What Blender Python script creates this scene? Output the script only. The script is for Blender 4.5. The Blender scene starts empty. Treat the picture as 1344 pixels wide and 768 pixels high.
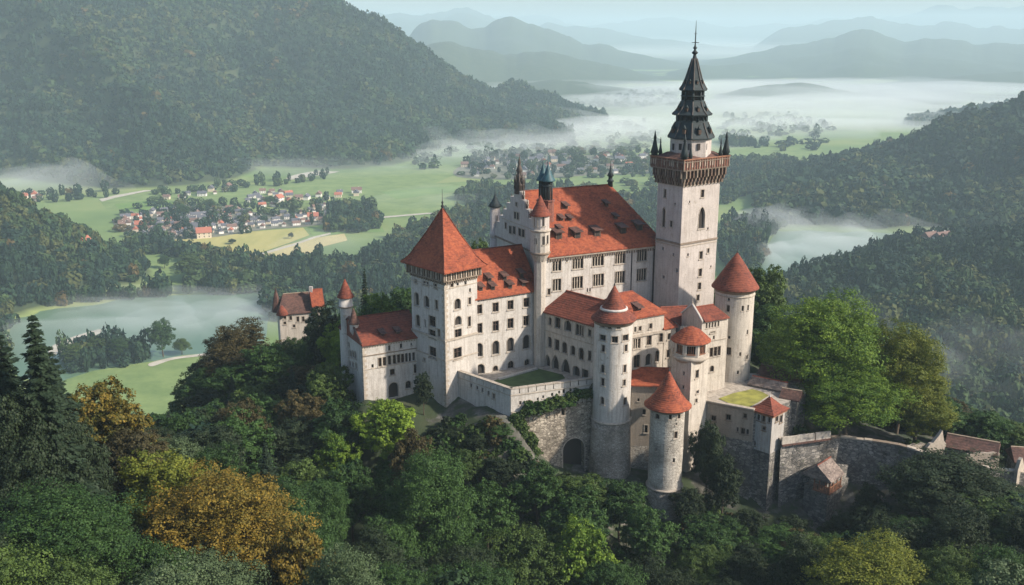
import bpy, bmesh, math, random
import numpy as np
from mathutils import Vector

random.seed(7)
R_ = math.radians
SC = bpy.context.scene
COL = SC.collection

# ------------------------------------------------------------------ camera, world, sun, exposure
CAMZ = 250.0
PITCH = R_(14.8)
FPX = 1300.0
cam_d = bpy.data.cameras.new('camera')
cam = bpy.data.objects.new('camera', cam_d)
COL.objects.link(cam)
cam.location = (0, 0, CAMZ)
cam.rotation_euler = (R_(90) - PITCH, 0, 0)
cam_d.sensor_width = 36.0
cam_d.lens = 36.0 * FPX / 1344.0
cam_d.clip_start = 1.0
cam_d.clip_end = 80000.0
SC.camera = cam

SUN_EL, SUN_AZ = R_(34), math.atan2(0.955, -0.30)      # azimuth measured from +Y towards +X
world = bpy.data.worlds.new("World")
SC.world = world
world.use_nodes = True
wn = world.node_tree.nodes
wl = world.node_tree.links
bg = wn['Background']
sky = wn.new('ShaderNodeTexSky')
sky.sky_type = 'NISHITA'
sky.sun_disc = False
sky.sun_elevation = SUN_EL
sky.sun_rotation = SUN_AZ
sky.altitude = 300
sky.air_density = 1.0
sky.dust_density = 2.0
sky.ozone_density = 1.5
wl.new(sky.outputs[0], bg.inputs[0])
bg.inputs[1].default_value = 0.13

sun_d = bpy.data.lights.new('sun', 'SUN')
sun_d.energy = 5.0
sun_d.angle = R_(1.8)
sun_d.color = (1.0, 0.895, 0.77)
sun = bpy.data.objects.new('sun', sun_d)
COL.objects.link(sun)
_sd = Vector((math.sin(SUN_AZ) * math.cos(SUN_EL), math.cos(SUN_AZ) * math.cos(SUN_EL), math.sin(SUN_EL)))
sun.rotation_euler = _sd.to_track_quat('Z', 'Y').to_euler()

SC.view_settings.view_transform = 'Standard'
SC.view_settings.look = 'None'
SC.view_settings.gamma = 1.0
SC.view_settings.exposure = 0.5
SC.view_settings.use_curve_mapping = False
SC.cycles.max_bounces = 6
SC.cycles.diffuse_bounces = 3
SC.cycles.glossy_bounces = 2
SC.cycles.transmission_bounces = 2
SC.cycles.volume_bounces = 3
SC.cycles.transparent_max_bounces = 48
SC.cycles.use_denoising = True

# ------------------------------------------------------------------ measuring helpers: photo pixel (1344 x 768) + distance -> world point
CP, SP = math.cos(PITCH), math.sin(PITCH)

def ray(px, py):
    a = (px - 672) / FPX
    b = (384 - py) / FPX
    return Vector((a, CP + b * SP, -SP + b * CP))

def at_Y(px, py, Y):
    d = ray(px, py)
    return Vector((0, 0, CAMZ)) + d * (Y / d.y)

def at_z(px, py, z=0.0):
    d = ray(px, py)
    return Vector((0, 0, CAMZ)) + d * ((z - CAMZ) / d.z)

def zat(x, y, py):
    k = (384 - py) / FPX
    return CAMZ + (k * y * CP - y * SP) / (CP + k * SP)

def proj(x, y, z):
    dz = z - CAMZ
    f = y * CP - dz * SP
    return 672 + FPX * x / f, 384 - FPX * (y * SP + dz * CP) / f

def len_to(x0, y0, dx, dy, z, px):
    K = (px - 672) / FPX
    dz = z - CAMZ
    return (K * (y0 * CP - dz * SP) - x0) / (dx - K * dy * CP)

# ------------------------------------------------------------------ materials
MATS = {}

def nt(name):
    m = bpy.data.materials.new(name)
    m.use_nodes = True
    MATS[name] = m
    b = m.node_tree.nodes['Principled BSDF']
    return m, m.node_tree.nodes, m.node_tree.links, b

def ramp(N, stops):
    r = N.new('ShaderNodeValToRGB')
    e = r.color_ramp.elements
    while len(e) < len(stops):
        e.new(0.5)
    for i, (p, c) in enumerate(stops):
        e[i].position = p
        e[i].color = (c[0], c[1], c[2], 1) if len(c) == 3 else c
    return r

def coords(N, L, scale=(1, 1, 1), kind='Object'):
    g = N.new('ShaderNodeNewGeometry')
    mp = N.new('ShaderNodeMapping')
    mp.inputs['Scale'].default_value = scale
    L.new(g.outputs['Position'], mp.inputs[0])
    return mp.outputs[0]

def noise(N, L, vec, scale, detail=6, rough=0.6):
    n = N.new('ShaderNodeTexNoise')
    n.inputs['Scale'].default_value = scale
    n.inputs['Detail'].default_value = detail
    n.inputs['Roughness'].default_value = rough
    L.new(vec, n.inputs['Vector'])
    return n

def mix(N, L, fac, a, b, mode='MIX'):
    m = N.new('ShaderNodeMix')
    m.data_type = 'RGBA'
    m.blend_type = mode
    for sock, v in ((m.inputs[0], fac), (m.inputs[6], a), (m.inputs[7], b)):
        if hasattr(v, 'is_linked') or hasattr(v, 'links'):
            L.new(v, sock)
        elif isinstance(v, (int, float)):
            sock.default_value = v
        else:
            sock.default_value = (v[0], v[1], v[2], 1)
    return m.outputs[2]

def bump(N, L, B, h, strength=0.5, dist=0.1):
    b = N.new('ShaderNodeBump')
    b.inputs['Strength'].default_value = strength
    b.inputs['Distance'].default_value = dist
    L.new(h, b.inputs['Height'])
    L.new(b.outputs[0], B.inputs['Normal'])

def plain(name, col, rough=0.8, metal=0.0, vary=0.25, scale=1.5):
    m, N, L, B = nt(name)
    v = coords(N, L)
    n = noise(N, L, v, scale, 5)
    r = ramp(N, [(0.3, [c * (1 - vary) for c in col]), (0.7, [min(1, c * (1 + vary)) for c in col])])
    L.new(n.outputs[0], r.inputs[0])
    L.new(r.outputs[0], B.inputs['Base Color'])
    B.inputs['Roughness'].default_value = rough
    B.inputs['Metallic'].default_value = metal
    return m

def plaster(name, col, dirt=(0.20, 0.16, 0.125), amount=0.55, stone=(0.3, 0.26, 0.21)):
    """weathered lime render: blotches, vertical run-off streaks, patches where the render has gone"""
    m, N, L, B = nt(name)
    v = coords(N, L)
    vs = coords(N, L, (2.2, 2.2, 0.2))
    n1 = noise(N, L, v, 0.35, 8, 0.65)
    r1 = ramp(N, [(0.32, [c * 0.80 for c in col]), (0.62, col)])
    L.new(n1.outputs[0], r1.inputs[0])
    n2 = noise(N, L, vs, 1.0, 6, 0.7)
    r2 = ramp(N, [(0.46, (0, 0, 0)), (0.70, (1, 1, 1))])
    L.new(n2.outputs[0], r2.inputs[0])
    mul = N.new('ShaderNodeMath'); mul.operation = 'MULTIPLY'
    L.new(r2.outputs[0], mul.inputs[0]); mul.inputs[1].default_value = amount
    c = mix(N, L, mul.outputs[0], r1.outputs[0], dirt)
    n3 = noise(N, L, v, 1.1, 10, 0.74)
    r3 = ramp(N, [(0.575, (0, 0, 0)), (0.64, (1, 1, 1))])
    L.new(n3.outputs[0], r3.inputs[0])
    m3 = N.new('ShaderNodeMath'); m3.operation = 'MULTIPLY'
    L.new(r3.outputs[0], m3.inputs[0]); m3.inputs[1].default_value = 0.7
    c = mix(N, L, m3.outputs[0], c, stone)
    n4 = noise(N, L, v, 5.0, 4, 0.7)
    r4 = ramp(N, [(0.3, (0.78, 0.78, 0.78)), (0.6, (1.05, 1.04, 1.03))])
    L.new(n4.outputs[0], r4.inputs[0])
    c = mix(N, L, 1.0, c, r4.outputs[0], 'MULTIPLY')
    L.new(c, B.inputs['Base Color'])
    B.inputs['Roughness'].default_value = 0.92
    bump(N, L, B, n3.outputs[0], 0.6, 0.12)
    return m

def masonry(name, c1, c2, mortar, scale=1.6, moss=0.35):
    m, N, L, B = nt(name)
    v = coords(N, L, (1, 1, 1.9))
    vo = N.new('ShaderNodeTexVoronoi'); vo.inputs['Scale'].default_value = scale
    vo.inputs['Randomness'].default_value = 0.85
    L.new(v, vo.inputs['Vector'])
    ve = N.new('ShaderNodeTexVoronoi'); ve.feature = 'DISTANCE_TO_EDGE'
    ve.inputs['Scale'].default_value = scale; ve.inputs['Randomness'].default_value = 0.85
    L.new(v, ve.inputs['Vector'])
    sep = N.new('ShaderNodeSeparateColor'); L.new(vo.outputs['Color'], sep.inputs[0])
    rc = ramp(N, [(0.0, c1), (0.5, [(a + b) / 2 for a, b in zip(c1, c2)]), (1.0, c2)])
    L.new(sep.outputs[0], rc.inputs[0])
    re = ramp(N, [(0.02, (0, 0, 0)), (0.09, (1, 1, 1))])
    L.new(ve.outputs['Distance'], re.inputs[0])
    c = mix(N, L, re.outputs[0], mortar, rc.outputs[0])
    v1 = coords(N, L)
    n = noise(N, L, v1, 0.22, 8, 0.65)
    r = ramp(N, [(0.36, (0.55, 0.53, 0.5)), (0.62, (1.1, 1.08, 1.05))])
    L.new(n.outputs[0], r.inputs[0])
    c = mix(N, L, 1.0, c, r.outputs[0], 'MULTIPLY')
    n5 = noise(N, L, v1, 0.5, 7, 0.7)
    r5 = ramp(N, [(0.58, (0, 0, 0)), (0.7, (moss, moss, moss))])
    L.new(n5.outputs[0], r5.inputs[0])
    c = mix(N, L, r5.outputs[0], c, (0.06, 0.075, 0.03))
    L.new(c, B.inputs['Base Color'])
    B.inputs['Roughness'].default_value = 0.95
    bump(N, L, B, re.outputs[0], 0.7, 0.08)
    return m

def rooftile(name, c_lo, c_hi, moss=0.0):
    m, N, L, B = nt(name)
    v = coords(N, L)
    vz = coords(N, L, (2.2, 2.2, 3.4))
    vo = N.new('ShaderNodeTexVoronoi'); vo.inputs['Scale'].default_value = 1.3
    L.new(vz, vo.inputs['Vector'])
    sep = N.new('ShaderNodeSeparateColor'); L.new(vo.outputs['Color'], sep.inputs[0])
    n = noise(N, L, v, 0.35, 8, 0.7)
    add = N.new('ShaderNodeMath'); add.operation = 'MULTIPLY_ADD'
    L.new(sep.outputs[0], add.inputs[0]); add.inputs[1].default_value = 0.30
    L.new(n.outputs[0], add.inputs[2])
    r = ramp(N, [(0.42, [c * 0.55 for c in c_lo]), (0.56, c_lo), (0.85, c_hi)])
    L.new(add.outputs[0], r.inputs[0])
    c = r.outputs[0]
    n5 = noise(N, L, v, 0.8, 8, 0.75)
    r5 = ramp(N, [(0.50, (0, 0, 0)), (0.68, (0.62 + moss * 0.35,) * 3)])
    L.new(n5.outputs[0], r5.inputs[0])
    c = mix(N, L, r5.outputs[0], c, [a * 0.35 for a in c_lo])
    L.new(c, B.inputs['Base Color'])
    B.inputs['Roughness'].default_value = 0.85
    w = N.new('ShaderNodeTexWave'); w.wave_type = 'BANDS'; w.bands_direction = 'Z'
    w.inputs['Scale'].default_value = 1.1; w.inputs['Distortion'].default_value = 1.0
    L.new(v, w.inputs['Vector'])
    bump(N, L, B, w.outputs['Fac'], 0.5, 0.06)
    return m

plaster('plaster_light', (0.54, 0.51, 0.465))
plaster('plaster_warm', (0.52, 0.47, 0.40), amount=0.6)
plaster('plaster_rose', (0.48, 0.435, 0.40), amount=0.45)
plaster('plaster_grey', (0.40, 0.385, 0.36), amount=0.65)
plaster('plaster_brown', (0.32, 0.27, 0.215), amount=0.7)
masonry('rubble_stone', (0.20, 0.175, 0.14), (0.50, 0.45, 0.37), (0.13, 0.11, 0.09))
masonry('rubble_dark', (0.13, 0.125, 0.12), (0.33, 0.31, 0.28), (0.08, 0.08, 0.075), 1.3, 0.8)
masonry('ashlar_base', (0.30, 0.275, 0.24), (0.48, 0.445, 0.39), (0.19, 0.17, 0.15), 1.9, 0.25)
masonry('ashlar_pale', (0.40, 0.375, 0.33), (0.54, 0.51, 0.45), (0.30, 0.27, 0.235), 1.7, 0.12)
rooftile('tile_orange', (0.205, 0.042, 0.016), (0.31, 0.075, 0.026))
rooftile('tile_red', (0.135, 0.031, 0.016), (0.215, 0.052, 0.024))
rooftile('tile_dark', (0.075, 0.036, 0.027), (0.135, 0.064, 0.046), 0.5)
rooftile('tile_grey', (0.17, 0.13, 0.11), (0.30, 0.24, 0.20), 0.5)
plain('trim_stone', (0.36, 0.31, 0.25), 0.9)
plain('trim_dark', (0.20, 0.155, 0.115), 0.9)
plain('wood_dark', (0.075, 0.045, 0.03), 0.8)
plain('wood_brown', (0.22, 0.10, 0.055), 0.8)
plain('wood_red', (0.17, 0.06, 0.04), 0.8, vary=0.5, scale=2.5)
plain('copper_dark', (0.014, 0.024, 0.026), 0.75, 0.0, 0.5, 1.2)
plain('copper_teal', (0.02, 0.07, 0.085), 0.6, 0.0, 0.4)
plain('iron', (0.03, 0.03, 0.035), 0.5, 0.3)
plain('lead_white', (0.46, 0.42, 0.38), 0.7)
plain('corbel_brown', (0.13, 0.085, 0.06), 0.9, vary=.5)
plain('stone_dark', (0.085, 0.07, 0.06), 0.9)
plain('bark', (0.09, 0.065, 0.045), 0.95)
plain('lawn_yellow', (0.23, 0.225, 0.045), 0.95, vary=0.45, scale=0.5)
plain('lawn_green', (0.06, 0.10, 0.03), 0.95, vary=0.3, scale=0.6)
plain('paving', (0.34, 0.30, 0.25), 0.95, vary=0.4, scale=1.5)
m, N, L, B = nt('window_glass')
B.inputs['Base Color'].default_value = (0.022, 0.020, 0.018, 1)
B.inputs['Roughness'].default_value = 0.25
m, N, L, B = nt('void_dark')
B.inputs['Base Color'].default_value = (0.03, 0.024, 0.02, 1)
B.inputs['Roughness'].default_value = 0.9

# ------------------------------------------------------------------ mesh + object helpers
class MB:
    def __init__(self):
        self.v, self.f, self.mi, self.mats, self.sm = [], [], [], [], []
    def mat(self, name):
        if name not in self.mats:
            self.mats.append(name)
        return self.mats.index(name)
    def add(self, vs, fs, mat, smooth=False):
        o = len(self.v)
        k = self.mat(mat)
        self.v += [tuple(p) for p in vs]
        for f in fs:
            self.f.append([i + o for i in f]); self.mi.append(k); self.sm.append(smooth)
    def hexa(self, p, mat):
        """8 points: bottom ring 0-3, top ring 4-7"""
        self.add(p, [(0, 3, 2, 1), (4, 5, 6, 7), (0, 1, 5, 4), (1, 2, 6, 5), (2, 3, 7, 6), (3, 0, 4, 7)], mat)
    def box(self, c, sx, sy, sz, mat, rot=0.0):
        ca, sa = math.cos(rot), math.sin(rot)
        ps = []
        for z in (-0.5, 0.5):
            for x, y in ((-.5, -.5), (.5, -.5), (.5, .5), (-.5, .5)):
                X, Y = x * sx, y * sy
                ps.append((c[0] + X * ca - Y * sa, c[1] + X * sa + Y * ca, c[2] + z * sz))
        self.hexa(ps, mat)
    def lathe(self, cx, cy, prof, n, mat, rot=0.0, smooth=True, cap=True):
        vs, fs = [], []
        for r, z in prof:
            for i in range(n):
                a = rot + 2 * math.pi * i / n
                vs.append((cx + r * math.cos(a), cy + r * math.sin(a), z))
        for k in range(len(prof) - 1):
            for i in range(n):
                j = (i + 1) % n
                fs.append((k * n + i, k * n + j, (k + 1) * n + j, (k + 1) * n + i))
        if cap:
            fs.append(tuple(range(n))[::-1])
            fs.append(tuple((len(prof) - 1) * n + i for i in range(n)))
        self.add(vs, fs, mat, smooth)
    def tube(self, pts, rads, n, mat):
        vs, fs = [], []
        for k, p in enumerate(pts):
            p = Vector(p)
            d = (Vector(pts[min(k + 1, len(pts) - 1)]) - Vector(pts[max(k - 1, 0)])).normalized()
            a = d.orthogonal().normalized(); b = d.cross(a)
            for i in range(n):
                t = 2 * math.pi * i / n
                vs.append(p + (a * math.cos(t) + b * math.sin(t)) * rads[k])
        for k in range(len(pts) - 1):
            for i in range(n):
                j = (i + 1) % n
                fs.append((k * n + i, k * n + j, (k + 1) * n + j, (k + 1) * n + i))
        fs.append(tuple(range(n))); fs.append(tuple((len(pts) - 1) * n + i for i in range(n)))
        self.add(vs, fs, mat, True)
    def build(self, name, parent=None):
        me = bpy.data.meshes.new(name)
        me.from_pydata(self.v, [], self.f)
        for mn in self.mats:
            me.materials.append(MATS[mn])
        me.polygons.foreach_set('material_index', self.mi)
        me.polygons.foreach_set('use_smooth', self.sm)
        me.update()
        o = bpy.data.objects.new(name, me)
        COL.objects.link(o)
        if parent is not None:
            o.parent = parent
            if parent.type == 'EMPTY':
                o.location = tuple(-c for c in parent.location)
        return o

def tag(o, label=None, cat=None, group=None, kind=None):
    if label: o['label'] = label
    if cat: o['category'] = cat
    if group: o['group'] = group
    if kind: o['kind'] = kind
    return o

def thing(name, label, cat, loc=(0, 0, 0), group=None):
    o = bpy.data.objects.new(name, None)
    COL.objects.link(o)
    o.location = loc
    o.empty_display_size = 1.0
    return tag(o, label, cat, group)

class Face:
    """vertical plane: origin o, direction t, outward normal n"""
    def __init__(self, o, t, n):
        self.o, self.t, self.n = Vector(o[:2]), Vector(t), Vector(n)
    def pt(self, s, z, d=0.0):
        p = self.o + self.t * s + self.n * d
        return Vector((p.x, p.y, z))
    def hit(self, px, py):
        r = ray(px, py)
        k = self.o.dot(self.n) / (r.x * self.n.x + r.y * self.n.y)
        p = r * k
        return (Vector((p.x, p.y)) - self.o).dot(self.t), CAMZ + p.z
    cuts = None

class Cyl:
    def __init__(self, c, R):
        self.c, self.R = Vector(c[:2]), R
    def pt(self, s, z, d=0.0):
        a = s / self.R
        return Vector((self.c.x + (self.R + d) * math.sin(a), self.c.y - (self.R + d) * math.cos(a), z))
    def hit(self, px, py):
        r = ray(px, py)
        A = r.x ** 2 + r.y ** 2
        B = -2 * (r.x * self.c.x + r.y * self.c.y)
        C = self.c.length_squared - self.R ** 2
        D = max(B * B - 4 * A * C, 0)
        k = (-B - math.sqrt(D)) / (2 * A)
        x, y = r.x * k - self.c.x, r.y * k - self.c.y
        return math.atan2(x, -y) * self.R, CAMZ + r.z * k

def box_f(mb, F, s0, s1, z0, z1, d0, d1, mat):
    mb.hexa([F.pt(s0, z0, d0), F.pt(s1, z0, d0), F.pt(s1, z0, d1), F.pt(s0, z0, d1),
             F.pt(s0, z1, d0), F.pt(s1, z1, d0), F.pt(s1, z1, d1), F.pt(s0, z1, d1)], mat)

def arch_pts(sc, w, zs, zt, gothic=False, n=10):
    out = []
    for i in range(n + 1):
        t = i / n
        if gothic:
            x = -1 + 2 * t
            y = (1 - abs(x) ** 1.7) ** 0.75 if abs(x) < 1 else 0
        else:
            a = math.pi * (1 - t)
            x, y = math.cos(a), math.sin(a)
        out.append((sc + x * w / 2, zs + y * (zt - zs)))
    return out

def openings(F, wins):
    """photo windows (px, py, w, h, kind, lights) -> metric openings on the face"""
    out = []
    for w in wins:
        px, py, ww, hh = w[:4]
        kind = w[4] if len(w) > 4 else 'r'
        lights = w[5] if len(w) > 5 else 1
        s0, _ = F.hit(px - ww / 2, py); s1, _ = F.hit(px + ww / 2, py)
        sc, z0 = F.hit(px, py + hh / 2); _, z1 = F.hit(px, py - hh / 2)
        s0, s1 = min(s0, s1), max(s0, s1)
        o = dict(s=(s0 + s1) / 2, w=s1 - s0, z0=z0, z1=z1, kind=kind, n=lights)
        o['zs'] = z1 - (min(o['w'] * (0.5 if kind == 'a' else 0.9), (z1 - z0) * 0.6) if kind in 'ag' else 0)
        out.append(o)
    return out

def wall(mb, F, s0, s1, z0, z1, ops, mat, depth=0.45, cuts=(), zcuts=(), mat2=None, z2=None, smooth=False):
    S = {s0, s1, *cuts}; Z = {z0, z1, *zcuts}
    if z2: Z.add(z2)
    good = []
    for o in ops:
        a, b = o['s'] - o['w'] / 2, o['s'] + o['w'] / 2
        if a < s0 + 0.05 or b > s1 - 0.05 or o['z1'] > z1 - 0.05 or o['z0'] < z0:
            continue
        if any(abs(o['s'] - g['s']) < (o['w'] + g['w']) / 2 and not (o['z1'] < g['z0'] or o['z0'] > g['z1']) for g in good):
            continue
        good.append(o)
        S |= {a, b}; Z |= {o['z0'], o['z1']}
    S = sorted(S); Z = sorted(Z)
    for i in range(len(S) - 1):
        if S[i + 1] - S[i] < 1e-5: continue
        sm = (S[i] + S[i + 1]) / 2
        run = None
        for j in range(len(Z) - 1):
            if Z[j + 1] - Z[j] < 1e-5: continue
            zm = (Z[j] + Z[j + 1]) / 2
            if any(abs(sm - o['s']) < o['w'] / 2 and o['z0'] < zm < o['z1'] for o in good):
                continue
            mt = mat2 if (z2 and zm < z2) else mat
            mb.add([F.pt(S[i], Z[j]), F.pt(S[i + 1], Z[j]), F.pt(S[i + 1], Z[j + 1]), F.pt(S[i], Z[j + 1])], [(0, 1, 2, 3)], mt, smooth)
    for o in good:
        a, b = o['s'] - o['w'] / 2, o['s'] + o['w'] / 2
        z0_, z1_ = o['z0'], o['z1']
        arched = o['kind'] in 'ag' and o['w'] > 0.2
        zs = z1_
        if arched:
            rise = min(o['w'] * (0.5 if o['kind'] == 'a' else 0.9), (z1_ - z0_) * 0.6)
            zs = z1_ - rise
            ap = arch_pts(o['s'], o['w'], zs, z1_, o['kind'] == 'g')
            h = len(ap) // 2
            for k in range(h):
                mb.add([F.pt(a, z1_), F.pt(*ap[k]), F.pt(*ap[k + 1])], [(0, 1, 2)], mat)
            for k in range(h, len(ap) - 1):
                mb.add([F.pt(b, z1_), F.pt(*ap[k]), F.pt(*ap[k + 1])], [(0, 1, 2)], mat)
            for k in range(len(ap) - 1):
                mb.add([F.pt(*ap[k]), F.pt(*ap[k + 1]), F.pt(*ap[k + 1], -depth), F.pt(*ap[k], -depth)], [(0, 1, 2, 3)], mat)
        else:
            mb.add([F.pt(a, z1_), F.pt(b, z1_), F.pt(b, z1_, -depth), F.pt(a, z1_, -depth)], [(0, 1, 2, 3)], mat)
        o['zs'] = zs
        for s in (a, b):
            mb.add([F.pt(s, z0_), F.pt(s, zs), F.pt(s, zs, -depth), F.pt(s, z0_, -depth)], [(0, 1, 2, 3)], mat)
        mb.add([F.pt(a, z0_), F.pt(b, z0_), F.pt(b, z0_, -depth), F.pt(a, z0_, -depth)], [(0, 1, 2, 3)], mat)
    return good

def windows(F, ops, parent, depth=0.45, trim='trim_stone', frame='wood_dark', name='window', glass='window_glass'):
    for o in ops:
        a, b, z0, z1 = o['s'] - o['w'] / 2, o['s'] + o['w'] / 2, o['z0'], o['z1']
        w, h = b - a, z1 - z0
        nm = name
        if o['kind'] == 'd' or (o['kind'] in 'ag' and w > 1.3 and name == 'window'): nm = 'archway'
        if w < 0.55:
            p = MB()
            box_f(p, F, a - .02, b + .02, z0 - .02, z1 + .02, -depth + 0.04, -depth + 0.1, 'void_dark')
            box_f(p, F, a - .12, b + .12, z0 - .16, z0 - .002, -0.1, 0.09, trim)
            p.build(nm, parent)
            continue
        m = MB()
        t = 0.15
        # stone surround, proud of the wall
        box_f(m, F, a - t, a - .003, z0, z1 + (t if o['kind'] not in 'ag' else -(z1 - o['zs'])), -0.02, 0.06, trim)
        box_f(m, F, b + .003, b + t, z0, z1 + (t if o['kind'] not in 'ag' else -(z1 - o['zs'])), -0.02, 0.06, trim)
        box_f(m, F, a - t * 1.6, b + t * 1.6, z0 - t * 1.3, z0 - .003, -0.02, 0.16, trim)
        if o['kind'] in 'ag':
            ap = arch_pts(o['s'], w + .006, o['zs'], z1 + .003, o['kind'] == 'g')
            ao = arch_pts(o['s'], w + 2 * t, o['zs'], z1 + t, o['kind'] == 'g')
            for k in range(len(ap) - 1):
                m.hexa([F.pt(*ap[k], -.02), F.pt(*ap[k + 1], -.02), F.pt(*ap[k + 1], .06), F.pt(*ap[k], .06),
                        F.pt(*ao[k], -.02), F.pt(*ao[k + 1], -.02), F.pt(*ao[k + 1], .06), F.pt(*ao[k], .06)], trim)
        else:
            box_f(m, F, a - .003, b + .003, z1 + .003, z1 + t, -0.02, 0.062, trim)
        if nm == 'window':
            fw = 0.07
            mt = trim if o['n'] > 2 else frame
            n = max(o['n'], 2)
            for k in range(1, n):
                s = a + w * k / n
                q = 0.085 if o['n'] > 2 else 0.055 if o['n'] > 1 else .03
                box_f(m, F, s - q, s + q, z0, z1 - 0.05, -depth * 0.62, -depth * 0.35, mt)
            if h > 1.3:
                zz = z0 + h * 0.62
                box_f(m, F, a, b, zz - .03, zz + .03, -depth * 0.60, -depth * 0.37, frame)
            box_f(m, F, a + .002, a + fw, z0, z1 - .1, -depth * 0.7, -depth * .45, frame)
            box_f(m, F, b - fw, b - .002, z0, z1 - .1, -depth * 0.7, -depth * .45, frame)
        wo = m.build(nm, parent)
        p = MB()
        ddp = -depth + 0.02 if nm == 'window' else -depth + .01
        box_f(p, F, a - .05, b + .05, z0 - .05, z1 + .05, ddp - 0.05, ddp, glass if nm == 'window' else 'void_dark')
        p.build('pane' if nm == 'window' else 'door', wo)

def cornice(F, s0, s1, z, parent, d=0.35, h=0.35, step=0.6, mat='trim_stone', bmat='trim_dark', name='cornice', bh=0.45):
    m = MB()
    box_f(m, F, s0, s1, z - h, z, -0.02, d, mat)
    box_f(m, F, s0, s1, z - h * 1.5, z - h - .002, -0.02, d * 0.6, mat)
    if step:
        n = max(int((s1 - s0) / step), 1)
        for i in range(n + 1):
            s = s0 + (s1 - s0) * i / n
            box_f(m, F, s - step * .18, s + step * .18, z - h * 1.5 - bh, z - h * 1.5 - .003, -0.02, d * 0.5, bmat)
    return m.build(name, parent)

def dirs(deg):
    a = R_(deg)
    u = Vector((math.sin(a), math.cos(a)))
    v = Vector((-u.y, u.x))
    return u, v

def roof_prism(mb, C, u, v, lu, lv, ze, zr, over=0.5, hipA=0.0, hipB=0.0, mat='tile_red', th=0.22, flare=0.0, overends=None):
    oe = over if overends is None else overends
    def P(a, b, z):
        p = C + u * a + v * b
        return (p.x, p.y, z)
    e = [(-oe, -over), (lu + oe, -over), (lu + oe, lv + over), (-oe, lv + over)]
    low = [P(a, b, ze - th) for a, b in e]
    up = [P(a, b, ze) for a, b in e]
    rA, rB = P(hipA - (oe if hipA == 0 else 0), lv / 2, zr), P(lu - hipB + (oe if hipB == 0 else 0), lv / 2, zr)
    vs = low + up + [rA, rB]
    fs = [(3, 2, 1, 0), (0, 1, 5, 4), (1, 2, 6, 5), (2, 3, 7, 6), (3, 0, 4, 7), (4, 5, 9, 8), (6, 7, 8, 9), (5, 6, 9), (7, 4, 8)]
    mb.add(vs, fs, mat)
    # ridge capping
    a, b = Vector(rA), Vector(rB)
    mb.tube([a + Vector((0, 0, .05)), b + Vector((0, 0, .05))], [0.13, 0.13], 6, 'trim_dark' if mat == 'tile_dark' else 'tile_red')
    return a, b

def finial(cx, cy, z, h, parent, r=0.16, mat='iron', name='finial'):
    m = MB()
    m.lathe(cx, cy, [(r * .9, z - .2), (r * .8, z), (r * 1.6, z + h * .12), (r * .5, z + h * .22), (r * 1.1, z + h * .3), (r * .3, z + h * .4), (0.03, z + h)], 8, mat)
    return m.build(name, parent)
# ------------------------------------------------------------------ the castle
def ray_plane(px, py, p0, n):
    r = ray(px, py)
    o = Vector((0, 0, CAMZ))
    return o + r * ((Vector(p0) - o).dot(n) / r.dot(n))

def dormer(parent, px, py, p0, n, fdir, w=1.3, h=1.0, tile='tile_dark', lead=2.2):
    """small shed dormer; fdir = horizontal direction it faces"""
    p = ray_plane(px, py, p0, n)
    f = Vector((fdir.x, fdir.y, 0)); t = Vector((f.y, -f.x, 0)); zz = Vector((0, 0, 1))
    m = MB()
    a = p + f * 0.55
    hw = w / 2
    def Q(s, d, z): return a + t * s + f * d + zz * z
    m.hexa([Q(-hw, 0, -.5), Q(hw, 0, -.5), Q(hw, -lead, -.5), Q(-hw, -lead, -.5), Q(-hw, 0, h), Q(hw, 0, h), Q(hw, -lead, h + .35), Q(-hw, -lead, h + .35)], 'wood_dark')
    m.hexa([Q(-hw * .62, .03, -.15), Q(hw * .62, .03, -.15), Q(hw * .62, -.2, -.15), Q(-hw * .62, -.2, -.15),
            Q(-hw * .62, .03, h * .8), Q(hw * .62, .03, h * .8), Q(hw * .62, -.2, h * .8), Q(-hw * .62, -.2, h * .8)], 'void_dark')
    o = 0.28
    m.hexa([Q(-hw - o, .6, h - .12), Q(hw + o, .6, h - .12), Q(hw + o, -lead - .5, h + .38), Q(-hw - o, -lead - .5, h + .38),
            Q(-hw - o, .6, h + .03), Q(hw + o, .6, h + .03), Q(hw + o, -lead - .5, h + .55), Q(-hw - o, -lead - .5, h + .55)], tile)
    return m.build('dormer', parent)

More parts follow.
